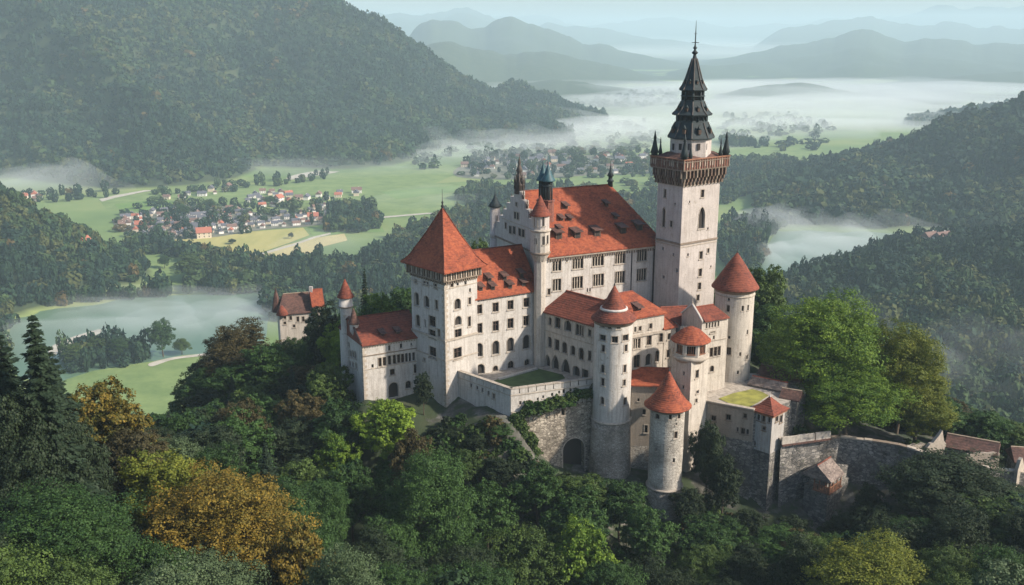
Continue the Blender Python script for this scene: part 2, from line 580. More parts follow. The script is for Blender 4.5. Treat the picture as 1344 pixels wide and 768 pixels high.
class Block:
    """rectangular building: front corner at photo pixel (px, py_eave) and distance Y; right face runs at ua degrees"""
    def __init__(self, px, pe, Y, ua, px_r, px_l=None, lv=None, zb=180.0, va=None):
        c = at_Y(px, pe, Y)
        self.C = Vector((c.x, c.y)); self.ze = c.z; self.zb = zb
        self.u, self.v = dirs(ua)
        if va is not None:
            self.v = Vector((-math.sin(R_(va)), math.cos(R_(va))))
        self.lu = len_to(c.x, c.y, self.u.x, self.u.y, self.ze, px_r)
        self.lv = lv if lv else len_to(c.x, c.y, self.v.x, self.v.y, self.ze, px_l)
        self.R = Face(self.C, self.u, Vector((self.u.y, -self.u.x)))
        self.L = Face(self.C, self.v, Vector((-self.v.y, self.v.x)))
        # a left face whose normal always points away from the block
        if self.L.n.dot(self.u) > 0: self.L.n = -self.L.n
        self.F2 = Face(self.C + self.v * self.lv, self.u, -self.R.n)
        self.E2 = Face(self.C + self.u * self.lu, self.v, -self.L.n)
        self.mid = self.C + self.u * self.lu / 2 + self.v * self.lv / 2
    def root(self, name, label, cat, group=None):
        self.T = thing(name, label, cat, (self.mid.x, self.mid.y, self.zb), group)
        return self.T
    def walls(self, wr=(), wl=(), mat='plaster_light', zt=None, depth=0.42, mat2=None, z2=None, trim='trim_stone', ground=None):
        m = MB()
        zt = zt or self.ze
        a = wall(m, self.R, 0, self.lu, self.zb, zt, openings(self.R, wr), mat, depth, mat2=mat2, z2=z2)
        b = wall(m, self.L, 0, self.lv, self.zb, zt, openings(self.L, wl), mat, depth, mat2=mat2, z2=z2)
        wall(m, self.F2, 0, self.lu, self.zb, zt, [], mat)
        wall(m, self.E2, 0, self.lv, self.zb, zt, [], mat)
        self.W = m.build('wall', self.T)
        windows(self.R, a, self.T, depth, trim)
        windows(self.L, b, self.T, depth, trim)
        return self.W
    def gable_wall(self, parent_mat, zr, which='L', th=0.4, zt=None):
        F = self.L if which == 'L' else self.E2
        m = MB()
        lv = self.lv
        zt = (zt or self.ze)
        pts = [(0, zt), (lv, zt), (lv / 2, zr)]
        f = [F.pt(s, z, 0.003) for s, z in pts]; g = [F.pt(s, z, -th) for s, z in pts]
        m.add(f + g, [(0, 1, 2), (5, 4, 3), (0, 3, 4, 1), (1, 4, 5, 2), (2, 5, 3, 0)], parent_mat)
        return m.build('gable', self.T)
    def quoins(self, mat='trim_stone', z0=None, z1=None):
        m = MB()
        z = z0 or self.zb + 2; k = 0
        z1 = z1 or self.ze - .5
        while z < z1:
            L = 0.75 if k % 2 else 0.42
            box_f(m, self.R, 0, L, z, z + .5, -.05, .045, mat)
            box_f(m, self.L, 0.0, 1.15 - L, z, z + .5, -.05, .045, mat)
            z += .56; k += 1
        m.build('quoins', self.T)
    def band(self, z, h=0.3, d=0.16, mat='trim_stone', left=True, right=True, name='string_course'):
        m = MB()
        if right: box_f(m, self.R, -d if left else 0, self.lu, z, z + h, -.02, d, mat)
        if left: box_f(m, self.L, 0, self.lv, z, z + h, -.02, d + .002, mat)
        m.build(name, self.T)

GZ = 0.8
# ---- square corner tower with the tall pyramid roof
b = Block(583, 366, 172, 48, 626, px_l=539, zb=177)
sqt = b
b.root('square_tower', 'square white tower with a tall orange pyramid roof between two wings', 'tower')
b.walls([(593, 374, 4, 6), (600.7, 372.5, 3, 5), (611, 371.5, 3, 5), (600.5, 399, 8, 14, 'a', 2), (617, 381, 2.5, 5), (616.4, 395, 3.2, 9),
         (601.3, 421, 8.5, 12, 'a', 2), (601.3, 438, 8.5, 12, 'r', 2), (616, 422, 3.5, 13), (600.7, 464, 10, 15, 'r', 2), (607.5, 498, 5, 9)],
        [(545.5, 368.8, 3, 4), (557, 371.5, 3, 5), (561, 372.5, 3, 5), (571.5, 375.5, 4, 6), (547, 392.5, 5.5, 17, 'a', 2), (560, 396, 6.5, 15, 'a', 2),
         (573, 400, 3.2, 12), (548.5, 420.6, 5, 15, 'a', 2), (558, 424, 2, 9), (567.4, 422, 8.5, 14, 'r', 2), (567.4, 438.5, 8.5, 11, 'r', 2), (576, 437, 3, 10), (568, 463, 9, 15, 'r', 2), (557, 472, 2.4, 4)],
        'plaster_light')
b.quoins(z1=b.ze - 1)
def zon(F, px, py): return F.hit(px, py)[1]
z1 = zon(b.R, 584, 449); z2 = zon(b.R, 584, 475)
b.band(z1, 0.38, 0.24, 'trim_stone'); b.band(z2, 0.24, 0.14, 'trim_stone')
b.band(b.ze - 2.05, 0.16, 0.09, 'trim_stone')
# overhanging gallery below the roof
g = MB()
zg0, zg1 = b.ze - 0.35, b.ze + 1.1
for F, l in ((b.R, b.lu), (b.L, b.lv), (b.F2, b.lu), (b.E2, b.lv)):
    box_f(g, F, -0.62, l + 0.62, zg0 - .22, zg0, -.3, 0.62, 'trim_dark')
    box_f(g, F, -0.5, l + 0.5, zg0 + .002, zg1, -.3, 0.30, 'wood_dark')
    n = 15
    for i in range(n + 1):
        s = -0.5 + (l + 1) * i / n
        box_f(g, F, s - .13, s + .13, zg0 + .004, zg1 - .004, .3, .56, 'trim_stone' if i % 2 else 'trim_dark')
    box_f(g, F, -0.62, l + 0.62, zg1 + .002, zg1 + .2, -.3, 0.62, 'trim_dark')
    for i in range(n):
        s = (l) * (i + .5) / n
        box_f(g, F, s - .12, s + .12, zg0 - .75, zg0 - .225, -.02, .38, 'trim_dark')
g.build('gallery', b.T)
r = MB()
ap = at_Y(587.5, 273, b.mid.y)
zr0 = zg1 + .2
ring = []
def sq_ring(k, z):
    hu, hv = b.lu / 2 * k, b.lv / 2 * k
    return [tuple(b.mid + b.u * x + b.v * y) + (z,) for x, y in ((-hu, -hv), (hu, -hv), (hu, hv), (-hu, hv))]
H = ap.z - zr0
prof = [(1.30, zr0 - .1), (1.31, zr0 + .12), (1.17, zr0 + H * .065), (1.0, zr0 + H * .16), (0.5, zr0 + H * .56), (0.012, ap.z)]
vs, fs = [], []
for k, z in prof: vs += sq_ring(k, z)
for i in range(len(prof) - 1):
    for j in range(4):
        fs.append((i * 4 + j, i * 4 + (j + 1) % 4, (i + 1) * 4 + (j + 1) % 4, (i + 1) * 4 + j))
fs.append((3, 2, 1, 0))
r.add(vs, fs, 'tile_orange')
for j in range(4):
    r.tube([Vector(vs[i * 4 + j]) + Vector((0, 0, .04)) for i in range(1, len(prof))], [0.1] * (len(prof) - 1), 5, 'tile_red')
ro = r.build('roof', b.T)
finial(b.mid.x, b.mid.y, ap.z - .1, 3.6, ro, .2)

# ---- gable house at the left end
b = Block(475.3, 453, 173.5, 61.6, 553.5, px_l=445.5, zb=177)
gh = b
zr = zat(*(b.C + b.v * b.lv / 2), 417.5)
b.root('gable_house', 'low white gabled house with red roof at the left end of the castle', 'house')
b.walls([(498.6, 475.5, 4.2, 11.5), (504.6, 474.5, 4.2, 11.5), (511.3, 473, 4, 12), (517.6, 472, 4, 12), (523.3, 471, 4, 11.5), (528.6, 470.3, 4, 11.5), (533.6, 469.5, 3.4, 11.5), (538, 469, 3.4, 11.5), (543, 468, 3.4, 11),
         (511, 456.8, 3, 6.5), (526.5, 454, 3, 6), (540, 452, 2.4, 3), (489, 480.5, 3, 4.5), (515, 488.5, 6, 8, 'r', 2), (546.3, 484, 6, 12), (516.5, 512, 12.5, 20, 'a'), (535.7, 505, 6.5, 10, 'a')],
        [(453.5, 462, 2.2, 9, 'a'), (456.8, 463, 2.2, 9, 'a'), (460.1, 464, 2.2, 9, 'a'), (463.4, 465, 2.2, 9, 'a'), (466.7, 466, 2.2, 9, 'a'),
         (451, 474.5, 2, 7), (455.2, 476, 2, 7), (459.4, 477.5, 2, 7), (463.6, 479, 2, 7), (467.8, 480.5, 2, 7), (458, 452, 1.8, 5)], 'plaster_light')
b.gable_wall('plaster_light', zr - .1)
b.quoins()
b.band(zon(b.R, 500, 464.8), .16, .14, 'trim_dark', left=False)
b.band(zon(b.R, 500, 482.5), .12, .1, 'trim_stone', left=False)
cornice(b.R, 0, b.lu, b.ze - .15, b.T, .3, .2, .5, bh=.2)
r = MB()
A, Bz = roof_prism(r, b.C, b.u, b.v, b.lu, b.lv, b.ze, zr, .45, mat='tile_red', overends=.15)
ro = r.build('roof', b.T)
rn = (Vector((b.u.x, b.u.y, 0))).cross(Vector((b.v.x * b.lv / 2, b.v.y * b.lv / 2, zr - b.ze))).normalized()
for px, py in ((501, 438.5), (521, 436)):
    dormer(ro, px, py, (b.C.x, b.C.y, b.ze), rn, b.R.n, .7, .4, 'tile_dark', .8)
# stone coping along the verge of the gable
cp = MB()
for s0, s1 in ((0, .5), (1, .5)):
    p = b.L.pt(b.lv * s0, b.ze + .1, .1); q = b.L.pt(b.lv * s1, zr + .25, .1)
    cp.tube([p, q], [.22, .22], 5, 'tile_dark')
cp.build('coping', b.T)
# small cone turret riding the gable top
gt = MB(); c = b.L.pt(b.lv * .36, 0, -.2)
zt = zat(c.x, c.y, 424)
gt.lathe(c.x, c.y, [(.25, zt - 2.6), (.85, zt - 1.6), (.85, zt)], 10, 'plaster_rose')
tu = gt.build('turret', b.T)
gt = MB()
gt.lathe(c.x, c.y, [(1.15, zt - .1), (1.1, zt + .1), (.6, zt + 1.4), (.04, zat(c.x, c.y, 404))], 10, 'tile_dark')
gt.build('turret_roof', tu)

# ---- slim round stair tower behind it
c = Vector((0, 0)); p = at_Y(454, 401, 181.5)
T = thing('slim_tower', 'slim round tower with a red cone cap behind the left gable house', 'tower', (p.x, p.y, 177))
Cc = Cyl(p, 1.25)
z_r = p.z; z_e = zat(p.x, p.y, 389); z_t = zat(p.x, p.y, 366)
m = MB()
m.lathe(p.x, p.y, [(1.12, 177), (1.12, z_r - .15)], 20, 'plaster_light', cap=False)
m.lathe(p.x, p.y, [(1.12, z_r - .35), (1.36, z_r - .1), (1.36, z_r + .1), (1.28, z_r + .12), (1.28, z_e)], 20, 'plaster_light')
w_ = m.build('wall', T)
m = MB(); m.lathe(p.x, p.y, [(1.4, z_r - .22), (1.43, z_r - .02)], 20, 'trim_dark'); m.build('string_course', T)
windows(Cyl(p, 1.14), openings(Cyl(p, 1.14), [(452, 412, 2, 4), (458, 420, 2, 5)]), T, .2)
m = MB(); m.lathe(p.x, p.y, [(1.62, z_e - .12), (1.62, z_e), (1.2, z_e + .75), (.05, z_t)], 20, 'tile_red')
ro = m.build('roof', T)
finial(p.x, p.y, z_t - .1, 1.3, ro, .08)

# ---- left residential wing
b = Block(622, 392.5, 177.2, 60, 706, lv=12.4, zb=178)
lw = b
zr = zat(*(b.C + b.v * b.lv / 2), 331)
b.root('residential_wing', 'white four storey wing with orange roof between the pyramid roofed tower and the great hall', 'building')
ww = []
for (x, y) in ((629, 406), (650.5, 403.3), (670, 400.3), (691, 397)): ww.append((x, y, 7.5, 12, 'r', 2))
for (x, y) in ((629.2, 431), (650.7, 428), (670, 424.5), (690.6, 421)): ww.append((x, y, 7.5, 13, 'r', 2))
for (x, y) in ((629, 459.5), (650.7, 456.3), (670, 452.3), (691, 448.8)): ww.append((x, y, 9, 18, 'a', 2))
ww += [(630.5, 487, 11, 18, 'a', 1), (650.3, 487.5, 6.5, 15, 'a', 1), (670.4, 481.8, 7.5, 16, 'a', 2), (691.7, 478.5, 6.5, 14, 'a', 2)]
b.walls(ww, [], 'plaster_light')
cornice(b.R, 0, b.lu, b.ze - .12, b.T, .28, .2, .5, bh=.15)
r = MB()
roof_prism(r, b.C, b.u, b.v, b.lu, b.lv, b.ze, zr, .5, mat='tile_orange', overends=.02)
ro = r.build('roof', b.T)
rn = (Vector((b.u.x, b.u.y, 0))).cross(Vector((b.v.x * b.lv / 2, b.v.y * b.lv / 2, zr - b.ze))).normalized()
for px, py in ((641, 368), (645.5, 379), (629.5, 380), (661, 366), (668, 377), (683, 362), (685.7, 374)):
    dormer(ro, px, py, (b.C.x, b.C.y, b.ze), rn, b.R.n, .8, .8, 'tile_dark', .9)
# rain pipe
m = MB()
for s in (b.lu - .9,):
    q = b.R.pt(s, 0, .1)
    m.tube([(q.x, q.y, b.ze - .4), (q.x, q.y, 186)], [.07, .07], 6, 'iron')
m.build('downpipe', b.T)

# ---- great hall (palace)
b = Block(716, 337.5, 183.2, 64, 872, px_l=648, zb=178)
gt_ = b
zr = zat(*(b.C + b.v * b.lv / 2), 251.5)
b.root('great_hall', 'great hall with steep orange roof, five dormers and pinnacled gable left of the main tower', 'building')
ww = []
for x, y, w, h, n in ((731, 348, 11, 15.5, 3), (758.6, 345, 13.5, 15.5, 4), (785, 341.3, 14.5, 15.5, 4), (814, 338.3, 13, 15.5, 4), (842.7, 335, 12.5, 15.5, 4),
                      (731, 374, 10.5, 15.5, 3), (758, 371, 13.5, 15.5, 4), (785.5, 367.6, 13.5, 15.5, 4), (813.7, 364, 12.5, 15.5, 4), (842, 360.7, 12, 15.5, 4)):
    ww.append((x, y, w, h, 'r', n))
ww += [(720.5, 383, 3.5, 8), (744, 342.5, 2, 3), (771, 381, 2, 5), (774.5, 380.5, 2, 5)]
b.walls(ww, [(666, 318, 5, 12, 'r', 2), (671.8, 319, 3, 9), (680.6, 320.5, 3, 9), (685, 322, 3, 10), (655, 316, 2.5, 9), (660, 340, 3, 9), (690, 343, 3, 9)], 'plaster_light')
cornice(b.R, .6, b.lu, b.ze, b.T, .42, .35, .55, bh=.5)
m = MB()
for px in (828, 856.5, 873):
    s, _ = b.R.hit(px, 370)
    if s < b.lu:
        q = b.R.pt(s, 0, .12); m.tube([(q.x, q.y, b.ze - .8), (q.x, q.y, 190)], [.09, .09], 6, 'iron')
m.build('downpipe', b.T)
r = MB()
s_h = len_to((b.C + b.v * b.lv / 2).x, (b.C + b.v * b.lv / 2).y, b.u.x, b.u.y, zr, 801)
A, Bz = roof_prism(r, b.C, b.u, b.v, b.lu, b.lv, b.ze + .15, zr, .55, hipB=b.lu - s_h, mat='tile_orange', overends=.02)
ro = r.build('roof', b.T)
rn = (Vector((b.u.x, b.u.y, 0))).cross(Vector((b.v.x * b.lv / 2, b.v.y * b.lv / 2, zr - b.ze))).normalized()
p0 = (b.C.x, b.C.y, b.ze + .15)
for px, py in ((732, 312), (756.5, 311), (782.5, 308.5), (816.5, 305), (838, 301)):
    dormer(ro, px, py, p0, rn, b.R.n, 1.35, 1.2, 'tile_dark', 1.7)
for px, py in ((733, 300), (747, 287), (807, 285), (736, 287), (742, 271), (795, 268)):
    dormer(ro, px, py, p0, rn, b.R.n, .6, .35, 'tile_dark', 1.0)
# ridge-end spire
q = Bz
m = MB()
z9 = zat(q.x, q.y, 211)
Hs = z9 - q.z
m.lathe(q.x, q.y, [(.55, q.z - .5), (.5, q.z + Hs * .1), (.8, q.z + Hs * .14), (.45, q.z + Hs * .22), (.42, q.z + Hs * .33), (.72, q.z + Hs * .37), (.3, q.z + Hs * .55), (.08, q.z + Hs * .8), (.03, z9)], 8, 'copper_dark')
m.build('ridge_spire', ro)
# stepped, pinnacled gable wall
F = b.L; lv = b.lv
m = MB()
th = .7
def gslab(s0, s1, z0, z1, mat='plaster_rose', d=.25):
    box_f(m, F, s0, s1, z0, z1, -th, d, mat)
steps = 7
for i in range(steps):
    a = lv * .5 * i / steps + .15; zt_ = b.ze + (zr - b.ze) * (i + 1.15) / steps
    gslab(a, lv - a, b.ze - .05 if i == 0 else b.ze + (zr - b.ze) * (i + .15) / steps + .002, zt_, 'plaster_rose')
gw = m.build('gable', b.T)
gm = MB()
for s0, w_ in ((.30, 'r'), (.42, 'r'), (.58, 'r'), (.70, 'r')):
    pass
gops = openings(F, [(671.6, 301.5, 3.4, 10, 'a'), (676.8, 302, 3.4, 10, 'a'), (684, 304.5, 3.4, 10, 'a'), (688.7, 306, 3.2, 10, 'a'), (665.6, 296, 2, 8, 'a'), (678, 282.5, 2.6, 9, 'a'), (681.5, 283.5, 2.6, 9, 'a'), (679.5, 268, 2, 5, 'a')])
for o in gops:
    k = MB()
    a_, b_ = o['s'] - o['w'] / 2, o['s'] + o['w'] / 2
    box_f(k, F, a_, b_, o['z0'], o['z1'], .2, .262, 'void_dark')
    box_f(k, F, a_ - .13, a_ - .002, o['z0'], o['z1'], .2, .36, 'trim_stone')
    box_f(k, F, b_ + .002, b_ + .13, o['z0'], o['z1'], .2, .36, 'trim_stone')
    box_f(k, F, a_ - .16, b_ + .16, o['z1'] + .002, o['z1'] + .16, .2, .4, 'trim_stone')
    box_f(k, F, a_ - .16, b_ + .16, o['z0'] - .16, o['z0'] - .002, .2, .4, 'trim_stone')
    k.build('window', gw)
k = MB()
box_f(k, F, 0, lv, b.ze - .1, b.ze + .25, -.1, .42, 'trim_dark')
box_f(k, F, lv * .2, lv * .8, b.ze + (zr - b.ze) * .40, b.ze + (zr - b.ze) * .40 + .2, -.1, .36, 'trim_stone')
k.build('string_course', gw)
def pinnacle(s, z, h, r0, par, mat='stone_dark', dd=-.2):
    q = F.pt(s, z, dd)
    k = MB()
    k.lathe(q.x, q.y, [(r0, z - .6), (r0, z + h * .25), (r0 * 1.5, z + h * .27), (r0 * 1.4, z + h * .33), (r0 * .7, z + h * .45), (r0 * .55, z + h * .5), (r0 * .8, z + h * .53), (r0 * .3, z + h * .75), (.02, z + h)], 6, mat)
    k.build('pinnacle', par)
for i in range(1, steps):
    zt_ = b.ze + (zr - b.ze) * (i + .15) / steps
    a = lv * .5 * i / steps
    for s in (a - .15, lv - a + .15):
        pinnacle(s, zt_, 2.2, .22, gw)
# tall open-work pinnacle at the apex
q = F.pt(lv / 2, 0, -.2); za = zr + 1.2; zt_ = zat(q.x, q.y, 201)
Hh = zt_ - za
k = MB()
k.lathe(q.x, q.y, [(1.0, za - 1.6), (.9, za), (1.05, za + .1), (.7, za + Hh * .12), (.62, za + Hh * .22), (.85, za + Hh * .25), (.5, za + Hh * .33), (.42, za + Hh * .42), (.65, za + Hh * .45), (.4, za + Hh * .58), (.18, za + Hh * .66), (.34, za + Hh * .69), (.08, za + Hh * .85), (.02, zt_)], 8, 'stone_dark')
for i in range(8):
    a = i * math.pi / 4
    k.lathe(q.x + .95 * math.cos(a), q.y + .95 * math.sin(a), [(.13, za - .8), (.13, za + .6), (.2, za + .65), (.02, za + 2.1)], 5, 'stone_dark')
    k.lathe(q.x + .66 * math.cos(a), q.y + .66 * math.sin(a), [(.1, za + Hh * .18), (.1, za + Hh * .3), (.02, za + Hh * .42)], 5, 'stone_dark')
k.build('gable_spire', gw)
# left bartizan
q = F.pt(lv - .3, 0, -.2)
z0 = zat(q.x, q.y, 306); zc = zat(q.x, q.y, 270); zt_ = zat(q.x, q.y, 244)
k = MB()
k.lathe(q.x, q.y, [(.7, z0 - 2.5), (1.15, z0 - .6), (1.35, z0), (1.05, z0 + .1), (1.05, zc)], 10, 'plaster_rose')
k.lathe(q.x, q.y, [(1.15, 182), (1.1, z0 - 1)], 10, 'plaster_rose')
ba = k.build('turret', b.T)
k = MB(); k.lathe(q.x, q.y, [(1.4, zc - .15), (1.45, zc), (.8, zc + .9), (.35, zc + 1.6), (.12, zc + 2.3), (.02, zt_)], 10, 'copper_dark'); k.build('turret_roof', ba)
F_ = Cyl(q, 1.05)
windows(F_, openings(F_, [(652, 288, 2, 10, 'a'), (657, 289, 2, 10, 'a')]), ba, .1)
# octagonal corner turret on its pier
q = b.C + b.u * 0.05 + b.v * .1
q = at_Y(708.8, 331, b.C.y + .1)
z_l = q.z; z_m = zat(q.x, q.y, 302); z_c = zat(q.x, q.y, 281.5); z_t = zat(q.x, q.y, 256)
k = MB()
k.lathe(q.x, q.y, [(1.15, 178), (1.15, z_l - 1.6)], 8, 'plaster_warm', rot=.2, smooth=False, cap=False)
k.lathe(q.x, q.y, [(1.15, z_l - 1.7), (1.85, z_l - .3), (1.85, z_m)], 12, 'plaster_warm', smooth=False)
k.lathe(q.x, q.y, [(1.72, z_m + .3), (1.72, z_c)], 12, 'plaster_rose', smooth=False)
ct = k.build('corner_turret', b.T)
k = MB()
k.lathe(q.x, q.y, [(1.9, z_m - .2), (2.1, z_m), (2.1, z_m + .2), (1.8, z_m + .32)], 12, 'trim_stone')
k.lathe(q.x, q.y, [(1.87, z_l - .3), (2.02, z_l - .15), (2.02, z_l + .1), (1.87, z_l + .2)], 12, 'trim_dark')
k.build('string_course', ct)
Fc = Cyl(q, 1.73)
windows(Fc, openings(Fc, [(714, 291, 3.4, 12, 'a'), (703, 291, 3.4, 12, 'a')]), ct, .12)
Fc = Cyl(q, 1.86)
windows(Fc, openings(Fc, [(714, 316, 3.2, 11, 'r'), (719, 314.5, 2.0, 11, 'r'), (703, 317, 2.4, 8)]), ct, .12)
k = MB()
k.lathe(q.x, q.y, [(2.12, z_c - .15), (2.12, z_c), (1.5, z_c + .8), (.9, z_c + 1.9), (.06, z_t)], 12, 'tile_red')
kr = k.build('turret_roof', ct)
finial(q.x, q.y, z_t - .1, 1.4, kr, .08)
# twin copper lanterns behind it
for pxl, Yl, ptip, pbase, rr in ((721, b.C.y + 2.2, 200.5, 236, .95), (712.5, b.C.y + 3.6, 209.5, 235, .85)):
    q = at_Y(pxl - 2 if pxl > 715 else pxl, 262, Yl)
    zb_ = q.z - 4.2; zc = zat(q.x, q.y, pbase + 1); zt_ = zat(q.x, q.y, ptip)
    k = MB()
    k.lathe(q.x, q.y, [(rr * 1.25, zb_), (rr * 1.25, q.z - .4), (rr * 1.45, q.z - .3), (rr * 1.45, q.z)], 8, 'wood_red', smooth=False)
    k.lathe(q.x, q.y, [(rr * .55, q.z - .1), (rr * .55, zc)], 8, 'void_dark', smooth=False)
    for i in range(8):
        a = i * math.pi / 4 + .2
        k.lathe(q.x + rr * .85 * math.cos(a), q.y + rr * .85 * math.sin(a), [(.12, q.z - .1), (.12, zc)], 6, 'copper_dark')
    k.lathe(q.x, q.y, [(rr * 1.05, zc - 1.1), (rr * 1.1, zc - 1.0), (rr * 1.05, zc - .85)], 8, 'copper_dark')
    la = k.build('lantern', b.T)
    k = MB(); k.lathe(q.x, q.y, [(rr * 1.5, zc - .1), (rr * 1.5, zc + .05), (rr * .9, zc + .9), (rr * .5, zc + 2.0), (rr * .16, zc + 2.9), (.02, zt_)], 8, 'copper_teal')
    k.build('lantern_roof', la)

# ---- main tower
b = Block(896.5, 244, 187.5, 54, 945, px_l=863.5, zb=179)
kp = b
b.root('main_tower', 'tallest tower, square and pale with brown balcony and dark tiered copper spire', 'tower')
b.walls([(922, 254, 4, 10), (921, 286, 8, 28, 'g', 2), (920, 335, 4, 10), (919, 357.7, 4, 10), (918, 375.6, 4, 9), (916, 391, 3.6, 8),
         (929.4, 329, 2.6, 6), (903, 334.6, 2.2, 4), (929, 300, 2, 3), (905, 265, 1.6, 3), (933, 350, 1.6, 3)],
        [(872.8, 254, 2.8, 11), (871.3, 285, 3.4, 26, 'g'), (881, 294, 3, 8), (888.4, 355, 2, 5), (870, 326, 2, 4), (871, 363.6, 2.4, 4), (884, 334, 1.6, 3), (886, 268, 1.6, 3)], 'plaster_rose')
b.band(zon(b.R, 898, 321), .35, .24, 'trim_dark'); b.band(zon(b.R, 898, 324.5), .2, .12, 'trim_stone')
b.band(b.ze - .25, .25, .14, 'trim_stone')
ex = 1.15
zp0 = zat(b.C.x - b.u.x * ex - 0, b.C.y - ex, 225.5); zp1 = zat(b.C.x, b.C.y - ex, 209.5)
m = MB()
def ringbox(mb, e0, e1, z0, z1, mat):
    """square ring frustum round the tower, from overhang e0 at z0 to e1 at z1"""
    def rg(e, z): return [tuple(b.C + b.u * x + b.v * y) + (z,) for x, y in ((-e, -e), (b.lu + e, -e), (b.lu + e, b.lv + e), (-e, b.lv + e))]
    mb.add(rg(e0, z0) + rg(e1, z1), [(0, 1, 5, 4), (1, 2, 6, 5), (2, 3, 7, 6), (3, 0, 4, 7), (3, 2, 1, 0), (4, 5, 6, 7)], mat)
ringbox(m, .05, .25, b.ze, b.ze + .6, 'trim_dark')
ringbox(m, .25, ex - .35, b.ze + .6, zp0, 'wood_dark')
for F, l in ((b.R, b.lu), (b.L, b.lv), (b.F2, b.lu), (b.E2, b.lv)):
    n = 11
    for i in range(n + 1):
        s = -.3 + (l + .6) * i / n
        for d0, d1, za_, zb_ in ((0, .45, b.ze - .1, b.ze + .75), (0, .75, b.ze + .755, b.ze + 1.45), (0, ex - .02, b.ze + 1.455, zp0 - .003)):
            box_f(m, F, s - .15, s + .15, za_, zb_, -.05, d1, 'trim_dark' if i % 3 == 0 else 'corbel_brown')
m.build('corbel_table', b.T)
m = MB()
ringbox(m, ex - .1, ex, zp0 + .003, zp0 + .25, 'trim_dark')
for F, l in ((b.R, b.lu), (b.L, b.lv), (b.F2, b.lu), (b.E2, b.lv)):
    box_f(m, F, -ex + .1, l + ex - .1, zp0 + .26, zp1 - .2, ex - .35, ex - .12, 'wood_red')
    n = 18
    for i in range(n + 1):
        s = -ex + .1 + (l + 2 * ex - .2) * i / n
        box_f(m, F, s - .1, s + .1, zp0 + .255, zp1 - .2, ex - .119, ex + .02, 'corbel_brown' if i % 3 else 'trim_dark')
        if i < n and random.random() < .3:
            box_f(m, F, s + .15, s + .35, zp0 + .7, zp1 - .5, ex - .118, ex - .06, 'trim_stone')
    box_f(m, F, -ex - .1, l + ex + .1, zp1 - .198, zp1, ex - .4, ex + .12, 'wood_brown')
    box_f(m, F, -ex, l + ex, (zp0 + zp1) / 2 + .5, (zp0 + zp1) / 2 + .62, ex - .35, ex + .04, 'trim_dark')
m.build('balcony', b.T)
m = MB()
ringbox(m, ex - .4, -1.1, zp1 - .35, zp1 + .75, 'tile_dark')
m.build('balcony_roof', b.T)
q = b.mid
def zq(py): return zat(q.x, q.y, py)
m = MB()
m.lathe(q.x, q.y, [(3.95, zp1 - .5), (3.95, zq(180))], 8, 'plaster_rose', rot=R_(22.5 + 14), smooth=False)
up = m.build('drum', b.T)
for i, pxl in enumerate((884, 893, 905, 917, 926)):
    Fz = Cyl(q, 3.72)
    k = MB()
    s, z = Fz.hit(pxl, 192)
    box_f(k, Fz, s - .28, s + .28, z - .7, z + .5, -.1, .14, 'void_dark')
    k.build('window', up)
def prof8(pr, mat, name, par, n=8, rot=R_(22.5 + 14)):
    k = MB(); k.lathe(q.x, q.y, pr, n, mat, rot=rot, smooth=False); return k.build(name, par)
k1 = MB()
S = 7.0 / 50.5   # metres per photo pixel at this distance, roughly 0.145
k1.lathe(q.x, q.y, [(4.45, zq(181)), (4.5, zq(179.5)), (4.1, zq(175)), (3.5, zq(167)), (3.1, zq(160)), (3.0, zq(157))], 8, 'copper_dark', rot=R_(36.5), smooth=False)
k1.lathe(q.x, q.y, [(2.75, zq(158)), (2.75, zq(150))], 8, 'void_dark', rot=R_(36.5), smooth=False)
for i in range(16):
    a = R_(36.5) + i * math.pi / 8
    k1.lathe(q.x + 2.85 * math.cos(a), q.y + 2.85 * math.sin(a), [(.2, zq(158)), (.2, zq(150))], 6, 'copper_dark')
k1.lathe(q.x, q.y, [(3.75, zq(151)), (3.85, zq(149.5)), (3.1, zq(145)), (2.5, zq(139)), (2.2, zq(133)), (2.15, zq(131))], 8, 'copper_dark', rot=R_(36.5), smooth=False)
k1.lathe(q.x, q.y, [(1.75, zq(133)), (1.75, zq(118))], 8, 'void_dark', rot=R_(36.5), smooth=False)
for i in range(8):
    a = R_(36.5) + i * math.pi / 4
    k1.lathe(q.x + 1.95 * math.cos(a), q.y + 1.95 * math.sin(a), [(.24, zq(133)), (.24, zq(118))], 6, 'copper_dark')
k1.lathe(q.x, q.y, [(2.3, zq(126.5)), (2.35, zq(125.8)), (2.2, zq(125))], 8, 'copper_dark', rot=R_(36.5), smooth=False)
k1.lathe(q.x, q.y, [(2.55, zq(119)), (2.65, zq(117.5)), (2.1, zq(112)), (1.55, zq(103)), (1.0, zq(90)), (.45, zq(77)), (.2, zq(70))], 8, 'copper_dark', rot=R_(36.5), smooth=False)
for tiers in ([(4.45, 179.5), (4.1, 175), (3.5, 167), (3.1, 160)], [(3.8, 149.5), (3.1, 145), (2.5, 139), (2.2, 133)], [(2.6, 117.5), (2.1, 112), (1.55, 103), (1.0, 90), (.45, 77)]):
    for i in range(8):
        a = R_(36.5) + i * math.pi / 4
        k1.tube([(q.x + (r_ + .03) * math.cos(a), q.y + (r_ + .03) * math.sin(a), zq(py_) + .03) for r_, py_ in tiers], [.11] * len(tiers), 5, 'stone_dark')
